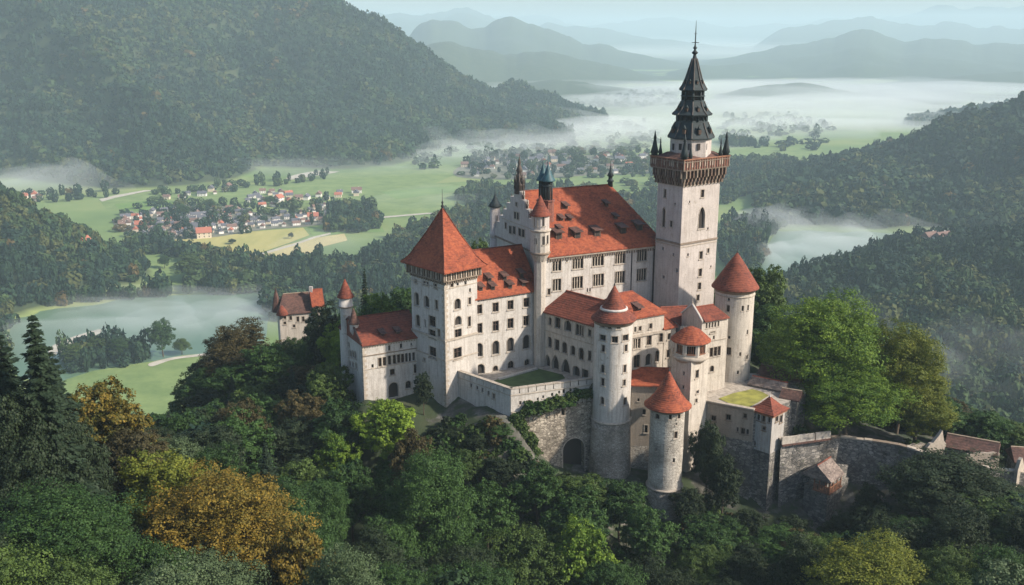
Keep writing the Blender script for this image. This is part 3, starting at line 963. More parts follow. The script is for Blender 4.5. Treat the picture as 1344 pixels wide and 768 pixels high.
for i in range(8):     # small lucarnes round the lower tier and arched heads between the lantern posts
    a = R_(36.5 + 22.5) + i * math.pi / 4
    for rr_, py_, s_ in ((3.62, 171, .55), (2.72, 143, .4), (1.75, 108, .3)):
        cx__, cy__ = q.x + rr_ * math.cos(a), q.y + rr_ * math.sin(a)
        k1.box((cx__, cy__, zq(py_)), s_ * 1.6, s_, s_ * 1.5, 'wood_dark', a)
        k1.lathe(cx__, cy__, [(s_ * .95, zq(py_) + s_ * .7), (.02, zq(py_) + s_ * 2.4)], 4, 'copper_dark', rot=a + math.pi / 4)
sp = k1.build('spire', b.T)
k = MB()
k.lathe(q.x, q.y, [(.2, zq(72)), (.5, zq(70.5)), (.62, zq(69)), (.3, zq(67)), (.18, zq(65)), (.42, zq(63)), (.18, zq(61)), (.12, zq(57)), (.1, zq(45)), (.03, zq(27))], 8, 'copper_dark')
k.box((q.x, q.y, zq(56)), 1.5, .12, .12, 'copper_dark', R_(20)); k.box((q.x, q.y, zq(56)), .12, 1.5, .13, 'copper_dark', R_(20))
k.box((q.x, q.y, zq(44)), .6, .07, .07, 'copper_dark', R_(20))
k.build('finial', sp)
for sx, sy in ((-1, -1), (1, -1), (1, 1), (-1, 1)):
    for (e, hh, r0) in ((ex - .55, 5.0, .62), (ex - 1.9, 3.6, .32)):
        a_ = -e if sx < 0 else b.lu + e
        c_ = -e if sy < 0 else b.lv + e
        if e < 0.2:
            c_ = -ex + .5 if sy < 0 else b.lv + ex - .5
            a_ = 1.0 if sx < 0 else b.lu - 1.0
        w_ = b.C + b.u * a_ + b.v * c_
        k = MB()
        z0 = zp1 - .2
        k.lathe(w_.x, w_.y, [(r0, z0), (r0, z0 + hh * .12), (r0 * 1.35, z0 + hh * .14), (r0 * .8, z0 + hh * .4), (r0 * .35, z0 + hh * .68), (r0 * .5, z0 + hh * .7), (.03, z0 + hh)], 6, 'copper_dark')
        k.build('pinnacle', b.T)

# ---- round towers
def round_tower(name, label, pxc, Yc, e_py, apex_py, R, cone_R, zb, wins, mat, rings=(), base=None, flare=None, tile='tile_red', white=None, gl=True, seg=48, cone_prof=None, fin=1.2):
    p = at_Y(pxc, e_py, Yc)
    T = thing(name, label, 'tower', (p.x, p.y, zb))
    ze = p.z; za = zat(p.x, p.y, apex_py)
    F = Cyl(p, R)
    m = MB()
    L2 = math.pi * R
    cuts = [-L2 + 2 * L2 * i / seg for i in range(1, seg)]
    zbw = base[0] if base else zb
    g_ = wall(m, F, -L2, L2, zbw, ze, openings(F, wins), mat, .4, cuts=cuts, smooth=False)
    W = m.build('wall', T)
    for poly in W.data.polygons: poly.use_smooth = False
    windows(F, g_, T, .4)
    if base:
        k = MB()
        zs, r1 = base
        n = 8
        pr = [(r1 + .25 * 0, zb)] + [(r1 - (r1 - R - .12) * ((i / n) ** 1.0), zb + (zs - zb) * i / n) for i in range(1, n + 1)]
        k.lathe(p.x, p.y, pr, seg, base_mat_of(name))
        k.build('base', T)
        k = MB(); k.lathe(p.x, p.y, [(R + .1, zs - .12), (R + .34, zs - .02), (R + .34, zs + .14), (R, zs + .3)], seg, 'trim_stone', cap=False); k.build('string_course', T)
    for py in rings:
        z = zat(p.x, p.y - R, py)
        k = MB(); k.lathe(p.x, p.y, [(R - .02, z - .14), (R + .14, z - .1), (R + .14, z + .1), (R - .02, z + .14)], seg, 'trim_stone', cap=False); k.build('string_course', T)
    k = MB()
    H = za - ze
    pr = cone_prof or [(1.0, -.012), (1.0, .012), (.86, .12), (.62, .34), (.36, .62), (.16, .83), (.012, 1.0)]
    k.lathe(p.x, p.y, [(r * cone_R, ze + t * H) for r, t in pr], seg, tile)
    ro = k.build('roof', T)
    # eaves ring, dark timber below
    k = MB(); k.lathe(p.x, p.y, [(R - .05, ze - .75), (R + .12, ze - .7), (R + .25, ze - .2), (cone_R - .12, ze - .03)], seg, 'trim_dark', cap=False); k.build('eaves', T)
    if white:
        r_, t_ = white
        k = MB(); k.lathe(p.x, p.y, [(r_ * cone_R, ze + (t_ - .025) * H), (r_ * cone_R + .22, ze + (t_ - .02) * H), (r_ * cone_R + .14, ze + (t_ + .03) * H), (r_ * cone_R - .3, ze + (t_ + .045) * H)], seg, 'lead_white', cap=False)
        k.build('roof_band', ro)
    if fin: finial(p.x, p.y, za - .15, fin, ro, .12)
    return T, p, ze, F
def base_mat_of(n): return 'ashlar_base'

round_tower('round_tower', 'pale round tower with red cone roof at the right end beside the big trees', 965, 184, 376, 331, 3.72, 4.5, 176,
            [(956.4, 393, 3.2, 4, 'a'), (955.8, 405, 4, 8.5), (975, 405, 3.2, 7), (982, 404, 2.2, 7), (957, 443, 3.2, 4), (956.5, 461, 6, 10, 'r', 2), (971.7, 465, 2.8, 5), (980.4, 469, 2.4, 5), (968.7, 489, 2.6, 5), (981, 436, 2, 6), (949, 425, 2.2, 6)],
            'plaster_warm', rings=(391,), tile='tile_red', cone_prof=[(1.0, -.012), (1.0, .012), (.93, .08), (.66, .36), (.33, .70), (.012, 1.0)], fin=1.6)
TT, rp, rze, rF = round_tower('round_tower', 'tall round white tower with banded cone roof on a stone base in the front centre', 805.5, 168.5, 417.5, 374, 3.42, 4.05, 168,
            [(791, 427, 5, 6), (800, 429, 5, 6), (812, 429, 5, 6), (821, 427, 5, 6), (791, 443.5, 8, 7.5), (807, 446, 8, 8.5), (821, 443.5, 7, 8),
             (791.7, 457.5, 4, 9), (821.5, 457, 3.6, 9), (791, 484, 4.5, 11, 'a'), (820, 484, 3.6, 10), (791, 501.5, 4.2, 10), (819.4, 502.5, 3.2, 8), (790.6, 526, 4.2, 10, 'a'), (820.4, 527, 4, 10)],
            'plaster_light', base=(zat(at_Y(805.5, 555, 168.5).x, 165.2, 557), 4.0), tile='tile_red', white=(.56, .30),
            cone_prof=[(1.0, -.012), (1.0, .012), (.80, .14), (.58, .29), (.42, .46), (.24, .72), (.012, 1.0)], fin=1.2)
TT, lp, lze, lF = round_tower('round_tower', 'lowest round stone tower with wide orange red cone roof on the cliff in front', 876.5, 163, 531, 486.5, 3.0, 4.15, 160,
            [(863, 547, 5.5, 7), (880, 547.5, 4, 7), (891, 546.5, 3.6, 6), (887, 571, 4, 9), (884.6, 604.5, 3.2, 6), (887.6, 556.5, 2, 3), (897.5, 586, 1.6, 5), (861, 590, 1.6, 4)],
            'ashlar_pale', base=(zat(at_Y(876, 600, 163).x, 160, 646), 3.6), tile='tile_orange', rings=(),
            cone_prof=[(1.0, -.012), (1.0, .012), (.86, .09), (.62, .28), (.38, .55), (.15, .83), (.012, 1.0)], fin=1.1)

# ---- arcade wing (its long face looks to the left)
va = -42.5
cR = at_Y(713.5, 408, 183.0)
L0 = Vector((cR.x, cR.y)); t = Vector((math.sin(R_(42.5)), -math.cos(R_(42.5))))
L = len_to(L0.x, L0.y, t.x, t.y, cR.z, 792)
A0 = L0 + t * L                                    # near corner (hidden behind the round tower)
nrm = Vector((-t.y, t.x)) * -1
nrm = Vector((t.y, -t.x))                          # outward normal: to the left and towards the camera
if nrm.dot(-L0) < 0: nrm = -nrm
T = thing('arcade_wing', 'courtyard wing with pointed arcade and dark red roof left of the round centre tower', 'building', (A0.x - t.x * 5, A0.y - t.y * 5, 184))
F = Face(L0, t, nrm); dep = 9.6; ins = -nrm
m = MB()
ops = openings(F, [(722, 421.5, 3.6, 10, 'a'), (732, 424, 7.5, 14, 'r', 2), (745.4, 428, 9, 14, 'a', 2), (760.8, 433.5, 10.5, 14.5, 'r', 3), (774, 437, 4, 9),
                   (721.7, 449, 5, 14, 'a'), (731, 453, 6, 14.5, 'r', 2), (741, 456.3, 6.4, 15, 'a', 2), (752, 460, 5.6, 13, 'a'), (763, 464.5, 6.4, 16, 'a', 2), (774, 467, 4, 13),
                   (718.8, 475, 6.5, 18, 'g'), (729, 479, 9, 25, 'g'), (742.7, 483, 11, 23, 'g'), (756.5, 488, 9, 15, 'a'), (768, 491, 8, 12)])
zb_ = 184
for o in ops[11:]: o['z0'] = max(o['z0'], zb_ + .5)
good = wall(m, F, 0, L, zb_, cR.z, ops, 'plaster_warm', .6)
Fb = Face(L0 + ins * dep, t, -nrm); wall(m, Fb, 0, L, zb_, cR.z, [], 'plaster_warm')
Fe = Face(A0, ins, t); wall(m, Fe, 0, dep, zb_, cR.z, [], 'plaster_warm')
Fe = Face(L0, ins, -t); wall(m, Fe, 0, dep, zb_, cR.z, [], 'plaster_warm')
m.build('wall', T)
windows(F, [o for o in good if o['z0'] > 187.8], T, .6)
windows(F, [o for o in good if o['z0'] <= 187.8], T, .6, name='archway')
k = MB(); z_ = zon(F, 740, 441.5)
box_f(k, F, 0, L, z_, z_ + .18, -.02, .12, 'trim_stone'); k.build('string_course', T)
cornice(F, 0, L, cR.z - .12, T, .25, .18, .5, bh=.12)
zr = zat(L0.x + ins.x * dep / 2 + t.x * 1.0, L0.y + ins.y * dep / 2 + t.y * 1.0, 381)
k = MB(); roof_prism(k, L0, t, ins, L, dep, cR.z, zr, .45, hipA=.6, mat='tile_red', overends=.3)
k.build('roof', T)

# ---- kitchen wing right of the round centre tower
b = Block(824, 418.5, 171.5, 60, 872, lv=10.0, zb=176)
zr = zat(*(b.C + b.v * b.lv / 2 + b.u * 2), 384.5)
b.root('kitchen_wing', 'cream three storey wing with bright orange roof right of the round centre tower', 'building')
b.walls([(834, 432.5, 3, 7), (840, 431.3, 3.5, 6), (854, 428, 4, 7), (836, 451, 9, 13, 'r', 3), (852, 447, 6, 12, 'r', 2), (867.5, 443.5, 5, 11),
         (836, 474.5, 8.5, 17, 'r', 2), (851, 472, 7.5, 15.5, 'a', 2), (862.5, 467.5, 5, 15, 'a', 2), (868.7, 465.5, 5, 15, 'a', 2), (851, 489, 7, 11, 'a'), (867.5, 488.5, 6, 11)], [], 'plaster_warm')
b.band(zon(b.R, 840, 441.5), .4, .34, 'trim_stone', left=False)
r = MB(); roof_prism(r, b.C, b.u, b.v, b.lu, b.lv, b.ze, zr, .45, hipA=.5, hipB=3.6, mat='tile_orange')
ro = r.build('roof', b.T)
rn = (Vector((b.u.x, b.u.y, 0))).cross(Vector((b.v.x * b.lv / 2, b.v.y * b.lv / 2, zr - b.ze))).normalized()
dormer(ro, 837, 405.5, (b.C.x, b.C.y, b.ze), rn, b.R.n, .9, .5, 'tile_dark', 1.3)
kw = b
# annex with the lower eave
cx_ = b.C + b.u * (b.lu + .02)
b2 = Block(872, 431, cx_.y + .1, 60, 887, lv=7.5, zb=176)
b2.root('annex', 'narrow cream annex with low orange roof between kitchen wing and polygonal turret', 'building')
b2.walls([(878, 441.5, 3.4, 8), (877, 464, 4, 10), (878, 486, 4, 9)], [], 'plaster_warm')
zr2 = zat(*(b2.mid), 409)
r = MB(); roof_prism(r, b2.C, b2.u, b2.v, b2.lu, b2.lv, b2.ze, zr2, .35, hipA=0, hipB=1.2, mat='tile_orange')
r.build('roof', b2.T)

# ---- east wing with the white gable
b = Block(921.5, 421.5, 174.5, 62, 956, px_l=895, zb=180)
ew = b
zr = zat(*(b.C + b.v * b.lv / 2), 404)
b.root('east_wing', 'cream wing with white pointed gable between the polygonal turret and right round tower', 'building')
b.walls([(927.5, 427.5, 2.4, 7), (931.3, 427, 2.4, 7), (935.1, 426.3, 2.4, 7), (938.9, 425.7, 2.4, 7), (943, 425, 2.4, 7), (933.5, 462.5, 4.5, 12), (938.7, 461.5, 4.5, 12), (943.7, 460.5, 3.6, 12),
         (934.3, 484, 5, 8, 'a'), (948, 488.5, 11.5, 19, 'a'), (935.5, 436, 6, 1.6), (937, 443, 2.5, 5)], [], 'plaster_warm')
b.gable_wall('plaster_warm', zr + .6)
k = MB()
for s0, s1 in ((0, .5), (1, .5)):
    k.tube([b.L.pt(b.lv * s0, b.ze + .1, .1), b.L.pt(b.lv * s1, zr + .75, .1)], [.16, .16], 5, 'lead_white')
k.build('coping', b.T)
q = b.L.pt(b.lv / 2, 0, 0)
finial(q.x, q.y, zr + .6, 1.5, b.T, .16, 'trim_stone')
b.band(zon(b.R, 935, 447.5), .14, .14, 'trim_stone', left=False)
r = MB(); roof_prism(r, b.C + b.u * .42, b.u, b.v, b.lu - .42, b.lv, b.ze, zr, .42, hipB=1.2, mat='tile_red', overends=.02)
r.build('roof', b.T)
# wing behind it, only its roof shows
b = Block(893, 428, 177.5, 80, 909, px_l=872, zb=182)
b.root('rear_range', 'dark red roofed range tucked behind the white gable below the main tower', 'building')
b.walls([], [], 'plaster_warm')
zr = zat(*(b.C + b.v * b.lv / 2), 405)
p0 = at_Y(870, 430, 179.5)
r = MB(); roof_prism(r, Vector((p0.x, p0.y)), dirs(80)[0], dirs(80)[1], 5.4, 5.6, p0.z, zat(p0.x + 2, p0.y + 2.8, 403.5), .3, hipA=.3, mat='tile_red')
r.build('roof', b.T)

# ---- polygonal turret on a square shaft
b = Block(907.5, 476, 166.5, 48, 930.5, px_l=880.8, zb=172)
b.root('polygonal_turret', 'square shafted turret with windowed eight sided top and low orange cap roof', 'tower')
b.walls([(914.8, 491, 4, 10.5), (915.4, 514.5, 3.2, 4), (913.7, 526, 2.8, 5)], [(897.5, 490, 2.2, 5), (896.7, 508, 2.6, 5), (890, 520, 1.8, 3)], 'plaster_warm')
q = b.mid; rad = 3.35
zt0 = b.ze; zt1 = zat(q.x, q.y - 2.5, 451); zta = zat(q.x, q.y, 428)
k = MB()
k.lathe(q.x, q.y, [(2.2, zt0 - 1.0), (3.1, zt0 - .1), (3.45, zt0 + .1), (3.45, zt0 + .55), (3.15, zt0 + .7)], 16, 'trim_stone')
k.build('string_course', b.T)
k = MB(); k.lathe(q.x, q.y, [(2.7, zt0 + .6), (2.7, zt1)], 8, 'window_glass', rot=R_(15), smooth=False); dr = k.build('gallery', b.T)
k = MB()
for i in range(8):
    a0 = R_(15) + i * math.pi / 4; a1 = a0 + math.pi / 4
    P0 = Vector((q.x + 3.1 * math.cos(a0), q.y + 3.1 * math.sin(a0))); P1 = Vector((q.x + 3.1 * math.cos(a1), q.y + 3.1 * math.sin(a1)))
    tt = (P1 - P0).normalized(); nn = Vector((tt.y, -tt.x)); ll = (P1 - P0).length
    Fz = Face(P0, tt, nn)
    box_f(k, Fz, 0, ll, zt0 + .62, zt0 + 1.25, -.25, 0, 'plaster_warm')
    box_f(k, Fz, 0, ll, zt1 - .45, zt1, -.25, 0, 'plaster_warm')
    for s, w_ in ((.22, .22), (ll - .22, .22)):
        box_f(k, Fz, s - w_, s + w_, zt0 + 1.25, zt1 - .45, -.25, .003, 'plaster_warm')
    for s in (ll * .34, ll * .5, ll * .66):
        box_f(k, Fz, s - .05, s + .05, zt0 + 1.25, zt1 - .45, -.2, -.03, 'wood_brown')
    box_f(k, Fz, .4, ll - .4, zt0 + 1.1, zt0 + 1.28, -.1, .08, 'wood_brown')
k.build('wall', b.T)
k = MB(); HH = zta - zt1
k.lathe(q.x, q.y, [(3.6, zt1 - .1), (3.65, zt1 + .05), (2.9, zt1 + HH * .30), (1.7, zt1 + HH * .72), (.5, zt1 + HH * .95), (.05, zta)], 16, 'tile_orange', smooth=False)
k.build('roof', b.T)
pt_ = b
# ------------------------------------------------------------------ terraces, retaining walls, outbuildings
def poly_prism(mb, pts, z0, z1, mat, top=None):
    n = len(pts)
    vs = [(p[0], p[1], z0) for p in pts] + [(p[0], p[1], z1) for p in pts]
    mb.add(vs, [tuple(range(n))[::-1]] + [(i, (i + 1) % n, n + (i + 1) % n, n + i) for i in range(n)], mat)
    mb.add(vs[n:], [tuple(range(n))], top or mat)

def face_pts(a, b):
    a = Vector(a[:2]); b = Vector(b[:2])
    t = (b - a).normalized(); n = Vector((t.y, -t.x))
    if n.dot(-a) < 0: n = -n
    return Face(a, t, n), (b - a).length

# courtyard terrace
s_, zpar = sqt.R.hit(601, 489)
PA = sqt.R.pt(s_, zpar); PC = at_z(670.5, 513, zpar); PB = at_Y(781, 487.5, 170)
ZC = 187.0
T = thing('courtyard_parapet', 'white crenellated parapet wall around the courtyard terrace left of the round centre tower', 'wall', (PC.x, PC.y, 178))
FL, lL = face_pts(PC, PA); FR, lR = face_pts(PC, PB)
zR = (zpar + PB.z) / 2
m = MB()
opsR = openings(FR, [(694, 529, 8, 8, 'a'), (683, 529, 3, 5), (706, 524, 2.4, 4), (713, 521, 2.4, 4), (724.8, 518, 3, 4.5), (734, 515, 2.6, 4), (740, 513.5, 3.2, 5.5), (749, 511, 3.2, 5.5), (764, 507, 5, 6), (773, 505, 2.6, 6)])
g1 = wall(m, FR, 0, lR, 184.4, zpar - .7, opsR, 'plaster_light', .4)
opsL = openings(FL, [(648, 520, 3, 7), (641, 516, 2.6, 6), (633, 512, 2.6, 6), (626, 509, 2.6, 5), (618, 506, 2.6, 5)])
g2 = wall(m, FL, 0, lL, 177, zpar - .7, opsL, 'plaster_light', .4)
for F, l in ((FR, lR), (FL, lL)):
    box_f(m, F, 0.02, l, 184.4 if F is FR else 177, zpar - .7, -.9, -.42, 'plaster_light')
m.build('wall', T)
windows(FR, g1, T, .4); windows(FL, g2, T, .4)
m = MB()
for F, l in ((FR, lR), (FL, lL)):
    n = int(l / 1.55)
    for i in range(n):
        a = l * i / n
        box_f(m, F, a + (.0 if i == 0 else .09), a + l / n - .09, zpar - .698, zpar + .12 + .12 * random.random(), -.55, .05, 'plaster_light')
        box_f(m, F, a + .02, a + l / n - .05, zpar + .25, zpar + .40, -.65, .14, 'trim_stone')
    box_f(m, F, -.1, l, zpar - 1.0, zpar - .85, -.02, .1, 'trim_stone')
m.build('merlons', T)
# stone retaining wall with the big arch, slightly battered
T = thing('retaining_wall', 'rubble stone retaining wall with a large dark arch below the white parapet', 'wall', (PC.x + 5, PC.y, 168))
class Batter(Face):
    def pt(self, s, z, d=0.0):
        k = .22 + max(0, 184.7 - z) * .045
        return Face.pt(self, s, z, d + k)
FB = Batter((PC.x, PC.y), FR.t, FR.n)
m = MB()
og = openings(FB, [(751, 597, 28, 46, 'a'), (738, 540, 4.5, 9)])
og[0]['z0'] = max(og[0]['z0'], 171.5)
gg = wall(m, FB, 0, lR + .5, 165, 184.7, og, 'rubble_stone', 1.4, zcuts=[168 + 2 * i for i in range(9)])
box_f(m, FR, 0, lR, 184.5, 184.7, -.5, .24, 'rubble_stone')
FBL = Batter((PC.x, PC.y), FL.t, FL.n)
wall(m, FBL, 0, lL * .9, 165, 182.5, [], 'rubble_dark', zcuts=[170, 175, 180])
m.build('wall', T)
windows(FB, gg, T, 1.3, trim='trim_stone', name='archway')
# courtyard floor and lawn
m = MB()
INN = FR.n * -.9 + FL.n * -.9
c1 = PC + Vector((INN.x, INN.y, 0))
pp = [c1, PB + Vector((-FR.n.x * .9, -FR.n.y * .9, 0)), Vector((PB.x + 2, PB.y + 14, 0)), Vector((10, 190, 0)), Vector((-7, 184, 0)), PA + Vector((-FL.n.x * .9, -FL.n.y * .9, 0))]
poly_prism(m, pp, 180, ZC, 'paving')
o = m.build('courtyard_ground'); tag(o, kind='structure')
m = MB()
lp = [at_z(x, y, ZC) for x, y in ((648, 500), (706, 484), (738, 492), (742, 497), (700, 508), (676, 512))]
m.add([(p.x, p.y, ZC + .06) for p in lp], [tuple(range(len(lp)))], 'lawn_green')
o = m.build('courtyard_lawn'); tag(o, kind='structure')
# light stone kerb between wing and lawn
m = MB()
a = at_z(655, 499, ZC); b_ = at_z(705, 485, ZC)
F, l = face_pts(a, b_); box_f(m, F, 0, l, ZC - .1, ZC + .35, -.5, .2, 'plaster_light')
o = m.build('stone_kerb'); tag(o, 'low pale stone kerb along the lawn in front of the residential wing', 'kerb')

# curtain wall between round centre tower and low tower
T = None
a = at_Y(829, 503, 168.5); b_ = at_Y(888, 503, 168.0)
F, l = face_pts(a, b_)
T = thing('curtain_wall', 'stained stone curtain wall with small tiled top between the round centre tower and lowest tower', 'wall', (a.x + 2, a.y, 165))
ztop = zat(a.x, a.y, 506)
m = MB()
g1 = wall(m, F, 0, l, 160, ztop, openings(F, [(845.5, 541, 4, 7), (848, 563, 4, 10), (838, 525, 2.5, 4)]), 'plaster_brown', .4, mat2='ashlar_base', z2=zat(a.x, a.y, 585))
box_f(m, F, .0, l, 165, ztop - .1, -5, -.5, 'plaster_brown')
m.build('wall', T); windows(F, g1, T, .4)
m = MB()
m.hexa([F.pt(-.1, ztop, .5), F.pt(l, ztop, .5), F.pt(l, ztop + 1.7, -4.8), F.pt(-.1, ztop + 1.7, -4.8),
        F.pt(-.1, ztop + .2, .5), F.pt(l, ztop + .2, .5), F.pt(l, ztop + 1.95, -4.8), F.pt(-.1, ztop + 1.95, -4.8)], 'tile_orange')
m.build('roof', T)

# right lawn terrace
ZT = 184.5
TA = at_z(921, 525.5, ZT); TB = at_z(990, 538.5, ZT)
FT, lT = face_pts(TA, TB)
T = thing('terrace_wall', 'weathered wall of the lawn terrace between the polygonal turret and the small pavilion tower', 'wall', (TA.x + 4, TA.y - 2, 165))
m = MB()
g1 = wall(m, FT, 0, lT, 158, ZT, openings(FT, [(936.5, 549, 6, 7, 'r', 2), (956, 548, 6, 7.5), (978, 546, 4, 6), (975, 566, 5, 8, 'r', 2), (981, 567, 3.5, 7), (968, 564, 2.4, 6)]), 'plaster_brown', .4,
          mat2='rubble_dark', z2=zat(TA.x + 4, TA.y - 2, 572))
m.build('wall', T); windows(FT, g1, T, .4, trim='trim_dark')
m = MB(); box_f(m, FT, -.3, lT, ZT + .002, ZT + .22, -.6, .28, 'trim_stone'); box_f(m, FT, -.2, lT, ZT - .35, ZT, -.02, .16, 'trim_dark'); m.build('coping', T)
m = MB()
tp = [TA, TB, at_z(1020, 533, ZT), at_z(1058, 516, ZT), at_z(1050, 492, ZT), at_z(960, 488, ZT), at_z(925, 495, ZT)]
off = Vector((-FT.n.x, -FT.n.y, 0)) * .45
tp[0] = tp[0] + off; tp[1] = tp[1] + off
poly_prism(m, tp, 165, ZT - .1, 'rubble_dark', 'paving')
o = m.build('terrace_ground'); tag(o, kind='structure')
m = MB()
lp = [at_z(x, y, ZT) for x, y in ((943, 523), (962, 516), (987.5, 510.5), (1000, 514), (1009, 519), (995, 528), (981, 535.5), (966, 533))]
m.add([(p.x, p.y, ZT - .02) for p in lp], [tuple(range(len(lp)))], 'lawn_yellow')
o = m.build('terrace_lawn'); tag(o, kind='structure')

# pavilion tower
b = Block(1014, 545, 163.8, 45, 1030.5, px_l=988.5, zb=158)
b.root('pavilion_tower', 'small square grey tower with low red pyramid cap at the corner of the lawn terrace', 'tower')
b.walls([(1019.5, 549, 3, 8.5), (1025, 550, 3, 9)], [(995.4, 548, 3.6, 8), (1002, 550, 4, 8.5), (1009.6, 551, 3.6, 8), (1002.7, 562.5, 4, 5), (990.5, 582, 2.8, 6)], 'plaster_grey', mat2='rubble_dark', z2=zat(b.C.x, b.C.y, 596), trim='trim_dark')
zap = zat(b.mid.x, b.mid.y, 520)
m = MB()
vs = []
prf = [(1.0, .55, b.ze - .05), (1.0, .62, b.ze + .12), (.62, .1, b.ze + .12 + (zap - b.ze) * .35), (.02, 0, zap)]
for k_, e, z in prf:
    hu, hv = b.lu / 2 * k_ + e, b.lv / 2 * k_ + e
    vs += [tuple(b.mid + b.u * x + b.v * y) + (z,) for x, y in ((-hu, -hv), (hu, -hv), (hu, hv), (-hu, hv))]
fs = [(i * 4 + j, i * 4 + (j + 1) % 4, i * 4 + 4 + (j + 1) % 4, i * 4 + 4 + j) for i in range(3) for j in range(4)] + [(3, 2, 1, 0)]
m.add(vs, fs, 'tile_red'); ro = m.build('roof', b.T)
finial(b.mid.x, b.mid.y, zap - .2, 1.0, ro, .14, 'lead_white')
m = MB()
for F, l in ((b.R, b.lu), (b.L, b.lv)):
    box_f(m, F, -.3, l + .3, b.ze - .42, b.ze - .06, -.02, .34, 'wood_brown')
m.build('eaves', b.T)

def shed(name, label, pa, Y, z_or_none, pb_px, ang, dep, hw, rise, tile, wallmat='plaster_brown', cat='shed', rev=False):
    """long low building; front eave from photo point pa at distance Y, running towards ang degrees until column pb_px"""
    p = at_Y(pa[0], pa[1], Y)
    t = Vector((math.sin(R_(ang)), math.cos(R_(ang))))
    l = len_to(p.x, p.y, t.x, t.y, p.z, pb_px)
    n = Vector((t.y, -t.x))
    if n.dot(-Vector((p.x, p.y))) < 0: n = -n
    ins = -n
    T = thing(name, label, cat, (p.x + t.x * l / 2, p.y + t.y * l / 2, p.z - hw))
    F = Face((p.x, p.y), t, n)
    m = MB()
    box_f(m, F, 0, l, p.z - hw, p.z, -dep, 0, wallmat)
    m.build('wall', T)
    m = MB(); roof_prism(m, Vector((p.x, p.y)), t, ins, l, dep, p.z + .2, p.z + rise, .45, mat=tile); m.build('roof', T)
    m = MB()
    k = max(int(l / 2.6), 1)
    for i in range(k):
        s = l * (i + .5) / k
        box_f(m, F, s - .35, s + .35, p.z - hw * .75, p.z - hw * .3, -.1, .05, 'void_dark')
    m.build('window', T)
    return T

shed('low_shed', 'long brown tiled shed behind the lawn terrace, nearest the right round tower', (997, 491), 184, None, 1048, 127, 3.4, 2.6, 1.5, 'tile_dark')
shed('low_shed', 'low shed with bleached grey tiles in the middle of the three terrace sheds', (985, 505), 178.5, None, 1026, 125, 3.8, 2.2, 1.2, 'tile_grey')
shed('low_shed', 'small dark hipped shed beside the pavilion tower cap', (1026, 523), 172, None, 1046, 118, 3.6, 5, 1.4, 'tile_dark', 'rubble_dark')

# great stone wall running right along the cliff edge
wp = [(1025, 578, 164.9), (1062, 578, 167.2), (1103, 574.5, 169), (1145, 580, 167), (1179, 585, 165.5), (1225, 598, 163), (1262, 611, 161.5), (1300, 616, 161), (1350, 622, 160.5), (1420, 634, 160)]
pts = [at_Y(*w) for w in wp]
T = thing('cliff_wall', 'long dark rubble wall running along the cliff edge below the big trees', 'wall', (pts[3].x, pts[3].y, 165))
m = MB(); c_ = MB()
rnd = random.Random(3)
for i in range(len(pts) - 1):
    F, l = face_pts(pts[i], pts[i + 1])
    n = max(int(l / 1.2), 1)
    for k_ in range(n):
        for j in range(10):
            z_lo = 156 + (pts[i].z - 156) * j / 10; z_hi = 156 + (pts[i].z - 156) * (j + 1) / 10
            def q(kk, jj):
                f = kk / n
                z = 156 + ((pts[i].z + (pts[i + 1].z - pts[i].z) * f) - 156) * jj / 10
                d = .035 * (180 - z) + .18 * math.sin((l * f + i * 9) * 1.3 + jj * 1.7) * (1 if jj < 10 else 0)
                if kk in (0, n): d = .035 * (180 - z)
                return F.pt(l * f, z, d)
            m.add([q(k_, j), q(k_ + 1, j), q(k_ + 1, j + 1), q(k_, j + 1)], [(0, 1, 2, 3)], 'rubble_dark')
    a, b_ = pts[i], pts[i + 1]
    nn = F.n
    for s in range(n):
        f0, f1 = s / n, (s + 1) / n
        zz0, zz1 = a.z + (b_.z - a.z) * f0, a.z + (b_.z - a.z) * f1
        h = .18 + rnd.random() * .16
        P = [F.pt(l * f0, zz0, .2), F.pt(l * f1 - .02, zz1, .2), F.pt(l * f1 - .02, zz1, -.8), F.pt(l * f0, zz0, -.8)]
        c_.hexa(P + [p + Vector((0, 0, h)) for p in P], 'trim_stone' if rnd.random() < .6 else 'trim_dark')
m.build('wall', T); c_.build('coping', T)
# light parapet next to the pavilion
a = at_Y(1027, 577, 164.6); b_ = at_Y(1090, 578, 167.6)
F, l = face_pts(a, b_); m = MB()
k_ = 6
for i in range(k_):
    box_f(m, F, l * i / k_ + (.25 if i == 4 else 0), l * (i + 1) / k_ - .04, a.z - 1.0, a.z + .35 - .05 * (i % 2), -.4, 0, 'plaster_warm')
box_f(m, F, 0, l, a.z - 1.3, a.z - 1.002, -.5, .25, 'tile_dark')
o = m.build('low_parapet'); tag(o, 'short pale parapet on top of the cliff wall right of the pavilion tower', 'wall')

